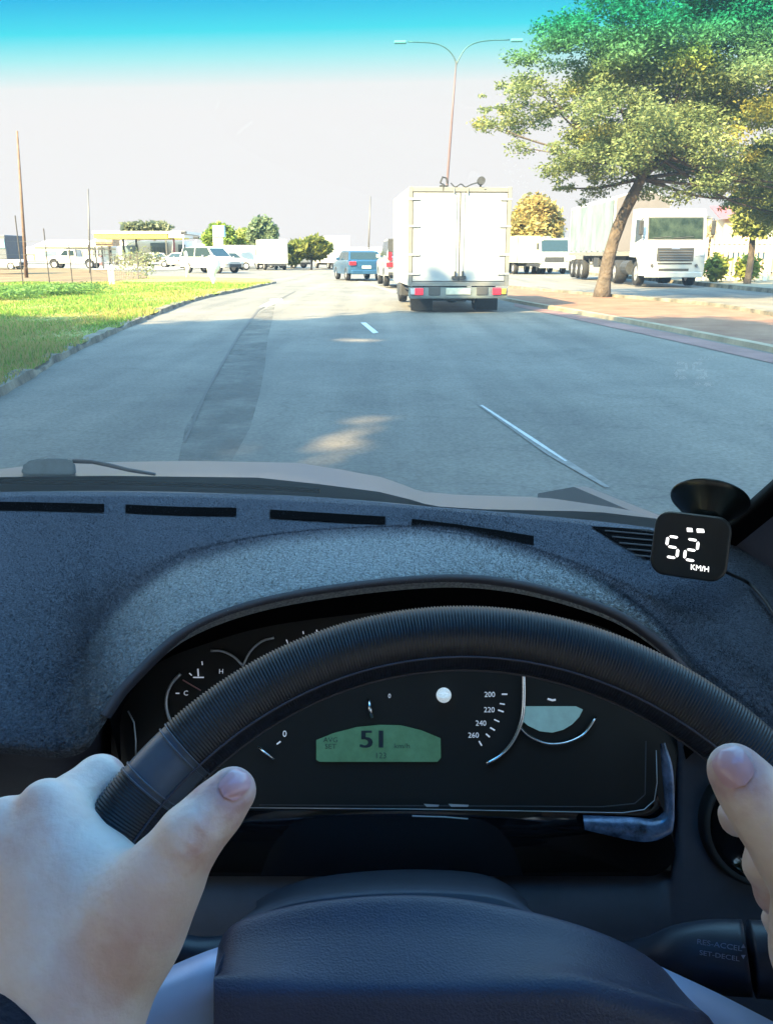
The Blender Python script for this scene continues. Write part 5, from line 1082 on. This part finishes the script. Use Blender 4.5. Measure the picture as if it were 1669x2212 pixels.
# two small signs on stalks
for x, y, lb in ((520, 504, 0), (566, 512, 0)): pass
for x, y, lb in ((519, 651, 'dark sign head on a thin pole left of the totem sign'),): 
    xx = 519 / 1.0
for px, py, lb in ((405 + 113 * .0 + 0, 0, ''),): pass
for px, py, lb in ((396, 502, 'left of the two small dark lamp heads right of the canopy'), (423, 513, 'right of the two small dark lamp heads, nearer the totem sign')):
    px += 123 - 0 if False else 0
    b_ = PY(px + 1, 577, 85); b_.z = .8; tq = PY(px + 1, py, 85); s = MB(); s.tube([b_, tq], .04, 6); o = s.build('area_lamp', M_cw); tag(o, lb, 'lamp', 'lamp heads by the canopy'); s = MB(); s.box(tq, (.55, .3, .22), bev=.05); s.build('lamp_head', M_chas, o)
# dark container with a blue window at the left edge
cb = empty('site_cabin', (SB(4, 570, 56).x, 56, .6), 'dark grey cabin with a blue window at the left edge', 'cabin')
s = MB(); pbox(s, -60, 507, 17, 560, 56, 3, .05); s.build('wall', mat('dark_cabin', (.10, .11, .13), .7, noise=(2, .1)), cb); s = MB(); pbox(s, -6, 516, 12, 536, 55.96, .05); s.build('window', mat('cabin_window', (.18, .32, .38), .2), cb)
# pale walls and sheds closing the far distance
M_h1 = mat('pale_shed', (.62, .60, .54), .8, noise=(.1, .05)); M_h2 = mat('pale_yellow_wall', (.60, .56, .40), .8, noise=(.1, .06))
for x0, y0, x1, y1, Y, m_, lb in ((75, 533, 205, 572, 118, M_h2, 'pale yellow wall beyond the pickup'), (-120, 548, 75, 573, 120, M_h1, 'long pale low shed at the far left'), (400, 540, 470, 573, 120, M_h1, 'pale low building behind the totem sign'), (600, 556, 720, 571, 150, M_h1, 'long pale low building behind the olive tree'), (690, 545, 850, 571, 160, M_h2, 'far pale building behind the blue car'), (1100, 540, 1240, 570, 140, M_h1, 'far pale building behind the autumn tree'), (1500, 520, 1800, 566, 110, M_h2, 'pale warehouse at the far right')):
    b_ = empty('warehouse', (PY((x0 + x1) / 2, y1, Y).x, Y, 1), lb, 'building'); s = MB(); a, c = PY(x0, y0, Y), PY(x1, y1, Y); s.box(((a.x + c.x) / 2, Y + 5, (a.z + .5) / 2), (c.x - a.x, 10, a.z - .5)); s.build('wall', m_, b_)
    s = MB(); s.prism([(a.x - .3, Y - .3, a.z + .0), (a.x - .3, Y + 5, a.z + .9), (a.x - .3, Y + 10.3, a.z)], (c.x - a.x + .6, 0, 0)); s.build('roof', M_cw, b_)
    s = MB(); k = int((c.x - a.x) / 4)
    for i in range(k): s.box((a.x + 2 + i * 4, Y - .03, a.z - .9), (1.6, .06, .7))
    s.build('window_row', M_shop, b_)
# ================================================================== BOX VAN AHEAD
vb = empty('box_van', (0, 0, 0), 'white box van directly ahead in the right lane with closed rear doors', 'box van')
VW = 2.26; VL = 4.3; Z0, Z1 = .58, 2.66
M_vw = mat('van_white', (.33, .345, .36), .5, noise=(1.3, .10, 8)); M_frame = mat('van_frame_trim', (.20, .20, .19), .5, .2, noise=(4, .1)); M_seal = mat('door_seal', (.06, .06, .06), .7)
s = MB(); s.box((0, VL / 2, (Z0 + Z1) / 2), (VW, VL, Z1 - Z0), bev=.02); s.build('cargo_box', M_vw, vb)
s = MB(); 
for x in (-VW / 2 + .04, VW / 2 - .04): s.box((x, -.02, (Z0 + Z1) / 2), (.085, .05, Z1 - Z0 + .02), bev=.008)
s.box((0, -.021, Z1 - .05), (VW - .17, .052, .10), bev=.008); s.box((0, -.021, Z0 + .04), (VW - .17, .052, .09), bev=.008); s.build('rear_frame', M_frame, vb)
for sg_ in (-1, 1):
    x = sg_ * (VW / 4 - .045); dw = VW / 2 - .105
    s = MB(); s.box((x, -.012, (Z0 + Z1) / 2), (dw, .03, Z1 - Z0 - .21), bev=.006); d = s.build('rear_door', M_vw, vb)
    s = MB(); s.tube([(sg_ * .085, -.045, Z0 + .12), (sg_ * .085, -.045, Z1 - .12)], .008, 8); s.build('lock_rod', M_vw, d)
    s = MB(); s.box((sg_ * .085, -.05, Z0 + .18), (.15, .05, .07), bev=.01); s.box((sg_ * .085, -.06, Z0 + .26), (.04, .05, .12), bev=.01); s.build('latch', M_chas, d)
    s = MB()
    for z in (Z0 + .26, 1.25, 1.85, Z1 - .25): s.box((sg_ * (VW / 2 - .12), -.045, z), (.26, .02, .045), bev=.006)
    s.build('hinge', M_vw, d)
s = MB(); s.box((0, -.03, (Z0 + Z1) / 2), (.022, .012, Z1 - Z0 - .2)); s.build('door_seam', M_seal, vb)
s = MB()
for x0, x1 in ((-VW / 2 + .082, -.0), (0, VW / 2 - .082)):
    for z in (Z0 + .10, Z1 - .105): s.box(((x0 + x1) / 2, -.0285, z), (x1 - x0, .01, .012))
for x in (-VW / 2 + .088, VW / 2 - .088): s.box((x, -.0285, (Z0 + Z1) / 2), (.012, .01, Z1 - Z0 - .2))
s.build('door_seal', M_seal, vb)
# things on the roof edge: spotlight, hooks, cable loops
s = MB(); s.cyl((.44, .02, Z1 + .12), (.44, -.10, Z1 + .13), .085, 18); s.cyl((.44, .02, Z1), (.44, .02, Z1 + .1), .02, 8); s.build('spotlight', M_chas, vb, smooth=True, autos=40)
s = MB(); s.tube([(-.38, -.03, Z1 - .08), (-.38, -.04, Z1 + .05), (-.45, -.04, Z1 + .08), (-.40, -.03, Z1 + .20), (-.32, -.03, Z1 + .18), (-.29, -.04, Z1 + .06)], .022, 6); s.tube([(-.46, -.02, Z1 + .02), (-.28, -.02, Z1 + .02)], .02, 6); s.build('bracket', M_chas, vb)
s = MB(); s.tube([Vector(p) for p in cat([(-.22, -.03, Z1 + .08), (-.12, -.04, Z1 + .0), (.0, -.04, Z1 + .06), (.1, -.04, Z1 - .0), (.22, -.04, Z1 + .05), (.36, -.03, Z1 + .09)], 24)], .014, 6); s.build('cable_loop', M_chas, vb)
s = MB()
for x, z in ((-.15, .12), (.15, .14), (.52, .04)): s.tube([(x, -.055, Z1 - .02), (x + .01, -.06, Z1 - z)], .018, 6)
s.build('roof_hook', M_frame, vb)
# rear bar, lights, plate, chassis
s = MB(); s.box((0, .0, .44), (VW - .02, .07, .22), bev=.012); s.box((0, .02, .325), (VW - .06, .09, .03)); s.build('rear_bar', mat('dull_green_grey_bar', (.15, .175, .175), .6, noise=(5, .15)), vb)
for sg_ in (-1, 1):
    s = MB(); s.box((sg_ * .87 - (.02 if sg_ < 0 else -.0), -.05, .46), (.19, .04, .15), bev=.012); t_ = s.build('tail_light', mat('tail_lamp_red', (.62, .03, .05), .3, emit=(1, .05, .08), estr=.12), vb)
    s = MB(); s.box((sg_ * 1.03, -.05, .46), (.10, .04, .13), bev=.01); s.build('indicator', mat('amber_lens', (.55, .40, .06) if sg_ > 0 else (.5, .5, .5), .3), vb)
    s = MB(); s.box((sg_ * .54, -.04, .47), (.26, .03, .18), bev=.01); s.build('bar_recess', M_seal, vb)
    s = MB(); s.box((sg_ * .76, .55, .18), (.5, .02, .34)); s.build('mudflap', M_tyre, vb)
s = MB(); s.box((0, -.045, .46), (.56, .02, .14), bev=.008); s.build('number_plate', mat('faded_plate', (.55, .53, .42), .5, noise=(12, .15)), vb)
s = MB(); s.box((0, 2.2, .42), (.9, 4.2, .16)); s.tube([(-.8, .95, .30), (.8, .95, .30)], .09, 8); s.ell((0, .95, .32), (.2, .2, .16)); s.tube([(-.3, .1, .3), (.2, .1, .27)], .04, 8); s.build('chassis', M_chas, vb)
for x in (-.86, -.62, .62, .86): wheel(vb, x, .95, .37, .22)
for x in (-.82, .82): wheel(vb, x, 4.9, .37, .22)
s = MB(); s.prism([(-.95, y, z) for y, z in ((4.4, .45), (4.4, 2.05), (5.2, 2.05), (5.75, 1.3), (5.85, .5))], (1.9, 0, 0)); s.build('cab', M_vw, vb)
for sg_ in (-1, 1): s = MB(); s.box((sg_ * 1.12, 5.35, 1.5), (.16, .06, .36), bev=.02); s.build('door_mirror', M_chas, vb)
s = MB(); s.tube([(-1.0, .35, .48), (-1.02, 3.2, .46)], .03, 6); s.box((-1.0, 2.4, .42), (.3, .9, .3), bev=.04); s.build('side_guard', M_chas, vb)
p0 = G(990, 672); place(vb, (1.61, 19.9, 0), R(4.0))
# ================================================================== WHITE LORRY (tractor) and its trailer
lo = empty('lorry', (0, 0, 0), 'white cab-over lorry facing us on the right carriageway', 'lorry')
M_lw = mat('lorry_white', (.38, .40, .41), .35, coat=.4, noise=(1.5, .04)); M_lg = mat('lorry_windscreen', (.012, .03, .028), .35, spec=.2, noise=(2.5, .6, 8), col2=(.045, .065, .045)); M_chr = mat('grille_grey', (.14, .14, .15), .35, .6)
CW, ZB, ZT = 2.48, .42, 3.02
prof = [(0, ZB), (-.06, 1.0), (-.05, 1.55), (.02, 1.75), (.22, 2.72), (.42, 2.98), (.9, ZT), (2.0, ZT), (2.05, 1.1), (1.75, 1.05), (1.45, 1.0), (1.35, ZB)]
prof = [(0, ZB), (-.06, 1.0), (-.05, 1.55), (.02, 1.75), (.22, 2.72), (.42, 2.98), (.9, ZT), (2.0, ZT), (2.05, 1.15)] + [(1.12 + .62 * math.cos(a), .52 + .62 * math.sin(a)) for a in np.linspace(R(80), R(180), 7)] + [(.5, ZB)]
s = MB(); rws = []
for t in np.linspace(-1, 1, 11): k = .10 * abs(t) ** 6; rws.append([(t * CW / 2, y + k * (1 if y < 1 else 0), z) for y, z in prof])
s.grid(rws); s.poly(rws[0]); s.poly(rws[-1][::-1]); s.build('cab', M_lw, lo, smooth=True, autos=30)
def fr(x, z, off=.0):   # point on the cab front
    ys = [.0, -.06, -.05, .02, .22, .42]; zs = [ZB, 1.0, 1.55, 1.75, 2.72, 2.98]; return Vector((x, interp(zs, ys, z) - off + .10 * abs(x / (CW / 2)) ** 6, z))
def fpanel(mb, x0, x1, z0, z1, off, th, nx=6, sk=0):
    A = [[fr(lerp(x0, x1, i / nx), lerp(z0, z1, j / 3), off) for i in range(nx + 1)] for j in range(4)]; mb.grid(A)
    mb.grid([[p + Vector((0, th, 0)) for p in r_] for r_ in A]); e = A[0] + [r_[-1] for r_ in A[1:]] + A[-1][::-1][1:] + [r_[0] for r_ in A[1:-1]][::-1]; e = e + e[:1]; mb.grid([e, [p + Vector((0, th, 0)) for p in e]])
s = MB(); fpanel(s, -1.10, 1.10, 1.80, 2.66, .012, .01); s.build('windscreen_rubber', M_seal, lo)
s = MB(); fpanel(s, -1.06, 1.06, 1.84, 2.62, .02, .006); s.build('windscreen', M_lg, lo)
s = MB(); s.tube([fr(-.9, 1.86, .04), fr(-.2, 1.92, .04)], .012, 5); s.tube([fr(-.1, 1.86, .04), fr(.7, 1.92, .04)], .012, 5); s.build('wiper', M_seal, lo)
s = MB(); s.box((.45, .45, 2.1), (.4, .1, .3), bev=.04); s.build('sun_visor_card', M_lw, lo)
s = MB(); fpanel(s, -.72, .74, .98, 1.50, .012, .01); g_ = s.build('grille', M_seal, lo)
for k in range(5): s = MB(); z = 1.04 + k * .10; s.tube([fr(-.70 + .03 * (4 - k), z, .03), fr(.72 - .03 * (4 - k), z, .03)], .014, 5); s.build('grille_slat', M_chr, g_)
s = MB(); s.box(fr(0, 1.46, .03), (.34, .03, .07), bev=.01); s.build('emblem', M_chrome, g_)
for sg_ in (-1, 1):
    s = MB(); fpanel(s, sg_ * .80, sg_ * 1.18, 1.20, 1.46, .02, .02, 4); s.build('headlight', M_headl, lo)
    s = MB(); s.cyl(fr(sg_ * .88, .82, .03), fr(sg_ * .88, .82, .0), .06, 12); s.build('fog_light', M_chr, lo)
    s = MB(); s.tube([fr(sg_ * 1.2, 2.6, -.05), (sg_ * 1.42, -.05, 2.58), (sg_ * 1.42, -.05, 1.9), fr(sg_ * 1.2, 1.9, -.05)], .018, 6); s.box((sg_ * 1.42, -.05, 2.25), (.17, .10, .55), bev=.03); s.build('door_mirror', M_chas, lo)
    s = MB(); s.prism([(sg_ * (CW / 2 + .001), y, z) for y, z in ((.42, 1.85), (.50, 2.55), (1.35, 2.6), (1.35, 1.7))], (sg_ * .008, 0, 0)); s.build('side_window', M_win, lo)
    s = MB(); s.box((sg_ * 1.1, .85, .55), (.1, .5, .05)); s.box((sg_ * 1.1, .85, .85), (.1, .5, .05)); s.build('cab_step', M_chas, lo)
    wheel(lo, sg_ * 1.04, 1.15, .50, .30); wheel(lo, sg_ * 1.0, 4.4, .50, .5)
s = MB(); fpanel(s, -.60, .60, .60, .70, .008, .01); fpanel(s, -.66, .70, .86, .92, .008, .01); s.build('bumper_intake', M_seal, lo)
s = MB(); s.box((0, -.05, .46), (2.3, .12, .22), bev=.03); s.build('bumper', M_lw, lo)
s = MB(); s.box((.0, 3.2, .75), (.9, 4.0, .25)); s.cyl((-1.0, 2.3, .7), (-1.0, 3.3, .7), .3, 14); s.cyl((1.0, 2.3, .7), (1.0, 3.3, .7), .3, 14); s.box((-.6, 2.25, 1.7), (.5, .3, 1.2), bev=.05); s.build('chassis', M_chas, lo)
LXc, LYc = 11.45, 35.6
place(lo, (LXc, LYc, .02), 0)
M_cur = mat('pale_cyan_curtain', (.16, .205, .215), .6, noise=(.7, .25)); M_tw = mat('trailer_grey_front', (.12, .11, .115), .7, noise=(1, .08)); M_twh = mat('trailer_white', (.4, .42, .42), .5)
tr = empty('curtain_trailer', (0, 0, 0), 'long trailer with pale cyan side curtain and grey front wall behind the lorry cab', 'trailer')
TW, TZ0, TZ1, TL = 2.5, 1.32, 3.62, 9.5
s = MB(); s.prism([(-TW / 2, 0, TZ0), (-TW / 2, 0, TZ1), (-TW * .18, 0, TZ1 + .26), (TW * .18, 0, TZ1 + .26), (TW / 2, 0, TZ1 - .1), (TW / 2, 0, TZ0)], (0, TL, 0)); s.build('body', M_twh, tr)
s = MB(); s.prism([(-TW / 2 + .06, -.02, TZ0 + .03), (-TW / 2 + .06, -.02, TZ1 - .02), (-TW * .18, -.02, TZ1 + .23), (TW * .18, -.02, TZ1 + .23), (TW / 2 - .06, -.02, TZ1 - .12), (TW / 2 - .06, -.02, TZ0 + .03)], (0, .015, 0)); s.build('front_wall', M_tw, tr)  # shade on the front wall is put into its darker grey
rws = []
for z in (TZ0 + .05, 2.0, 2.8, TZ1 - .08): rws.append([(-TW / 2 - .02 - .02 * math.sin(y * 5.2), y, z) for y in np.linspace(.15, TL - .1, 80)])
s = MB(); s.grid(rws); s.grid([[(x + .03, y, z) for x, y, z in r_] for r_ in rws]); s.build('side_curtain', M_cur, tr, smooth=True)
s = MB(); s.box((0, TL / 2, TZ0 - .09), (TW + .02, TL + .02, .16)); s.build('deck_rail', M_frame, tr)
s = MB(); s.box((-.45, TL / 2, 1.0), (.12, TL - .6, .32)); s.box((.45, TL / 2, 1.0), (.12, TL - .6, .32)); s.box((-1.0, 3.2, .85), (.4, 1.0, .45), bev=.03)
for y in (2.2, 4.2, 4.9): s.tube([(-1.15, y, 1.2), (-1.1, y, .75)], .03, 5)
s.tube([(-1.15, 2.0, .75), (-1.15, 5.0, .75)], .03, 5); s.build('chassis', M_chas, tr)
for y in (6.3, 7.5, 8.7):
    for x in (-1.05, 1.05): wheel(tr, x, y, .48, .34)
    s = MB(); s.box((-1.05, y + .58, .6), (.40, .02, .5)); s.build('mudflap', M_tyre, tr)
place(tr, (11.40, 40.4, .05), 0)
# second lorry and yellowish container behind, between van and trailer
r = empty('container_lorry', (0, 0, 0), 'pale yellow ribbed container on a lorry to the right of the box van', 'lorry')
s = MB(); rws = []
for z in (.75, 2.45): rws.append([(-1.2 - .03 * (k % 4 in (0, 1)), k * .12, z) for k in range(60)])
s.grid(rws); s.box((0, 3.54, 1.6), (2.34, 7.1, 1.72)); s.build('container', mat('pale_yellow_container', (.62, .60, .36), .6, noise=(1, .06)), r)
s = MB(); s.box((0, 3.6, .6), (1.0, 7.6, .2)); s.build('chassis', M_chas, r)
for y in (.9, 6.0, 7.0):
    for x in (-1.0, 1.0): wheel(r, x, y, .36, .3)
place(r, (9.9, 60, 0), R(14))
r = empty('lorry', (0, 0, 0), 'small white lorry cab farther off between the container and the trailer', 'lorry')
s = MB(); s.prism([(-1.0, y, z) for y, z in ((0, .4), (-.05, 1.3), (.25, 2.3), (1.6, 2.4), (1.6, .5))], (2.0, 0, 0)); s.build('cab', M_lw, r)
s = MB(); s.prism([(-.9, .02 - .03, 1.45), (.9, -.01, 1.45), (.9, .21, 2.2), (-.9, .21, 2.2)], (0, -.02, 0)); s.build('windscreen', M_win, r)
s = MB(); s.box((0, -.05, .95), (1.3, .08, .3), bev=.02); s.build('grille', M_chas, r)
s = MB(); s.box((0, -.02, .5), (1.9, .14, .22), bev=.02); s.build('bumper', M_lw, r)
for sg_ in (-1, 1):
    s = MB(); s.box((sg_ * .82, -.06, .95), (.26, .06, .2), bev=.02); s.build('headlight', M_headl, r); wheel(r, sg_ * .85, .9, .42, .26); wheel(r, sg_ * .85, 4.4, .42, .26)
    s = MB(); s.box((sg_ * 1.15, .1, 1.8), (.14, .06, .4), bev=.02); s.build('door_mirror', M_chas, r)
s = MB(); s.box((0, 3.8, 1.9), (2.2, 4.2, 2.2), bev=.03); s.build('cargo_box', M_twh, r)
s = MB(); s.box((0, 3.4, .68), (.8, 4.6, .2)); s.build('chassis', M_chas, r)
p = PY(1195, 587, 60); place(r, (p.x, 60, 0), R(4))
# ================================================================== RIGHT-HAND FENCE
M_pal = mat('weathered_palisade', (.50, .44, .33), .85, noise=(3, .25)); fr_ = empty('palisade_fence', (15.5, 40, .1), 'weathered upright pale fence behind the lorry on the right', 'fence')
s = MB(); n = 0; x = 14.4; y = 41.0
while x < 26 and n < 70:
    s.box((x, y, 1.05 + zt(x, y)), (.12, .03, 1.9 + .1 * math.sin(n * 2.1)), bev=0); x += .21; y -= .045; n += 1
s.build('paling', M_pal, fr_)
s = MB(); 
for z in (.5, 1.7): s.tube([(14.3, 41.04, z), (28, 38.1, z)], .035, 5)
s.build('rail', M_galv, fr_)
for i, x in enumerate((14.3, 17.2, 20.1, 23)): s = MB(); s.box((x, 41.08 - (x - 14.3) * .214, 1.1), (.16, .12, 2.4), bev=.01); s.build('post', M_wpost, fr_)
r = carbody('hatchback', 'reddish car parked behind the right-hand fence', 'car', HB, SEDR, 1.8, mat('faded_red_paint', (.42, .16, .12), .4), (-1.35, 1.3)); place_b(r, 1588, 575, 52, R(80))
s = MB(); a = PY(1575, 560, 56); s.box((a.x + 2, 57, 1.9), (5.5, 3, 2.9)); kz = s.build('guard_hut', mat('tan_wall', (.5, .38, .25), .8, noise=(1, .1))); tag(kz, 'small tan hut behind the reddish car at the right', 'hut')
s = MB(); s.prism([(a.x - 1.2, 55.2, 3.35), (a.x + 5.2, 55.2, 3.35), (a.x + 5.2, 57, 4.1), (a.x - 1.2, 57, 4.1)], (0, .1, .08)); s.build('roof', M_rpil, kz)
for i, (px, py) in enumerate(((1255 + 300, 606), (1262 + 362, 614))):
    p = PY(px, 600, 38); o = leaf_cloud('low_bush', [((p.x, 38.6, .7), (.5, .4, .5))], 700, .13, (.18, .24, .04), (.36, .38, .08), 80 + i, None); tag(o, ['bright low bush at the fence foot just right of the lorry', 'bright low bush at the fence foot under the slim tree'][i], 'bush', 'bushes at the fence foot')
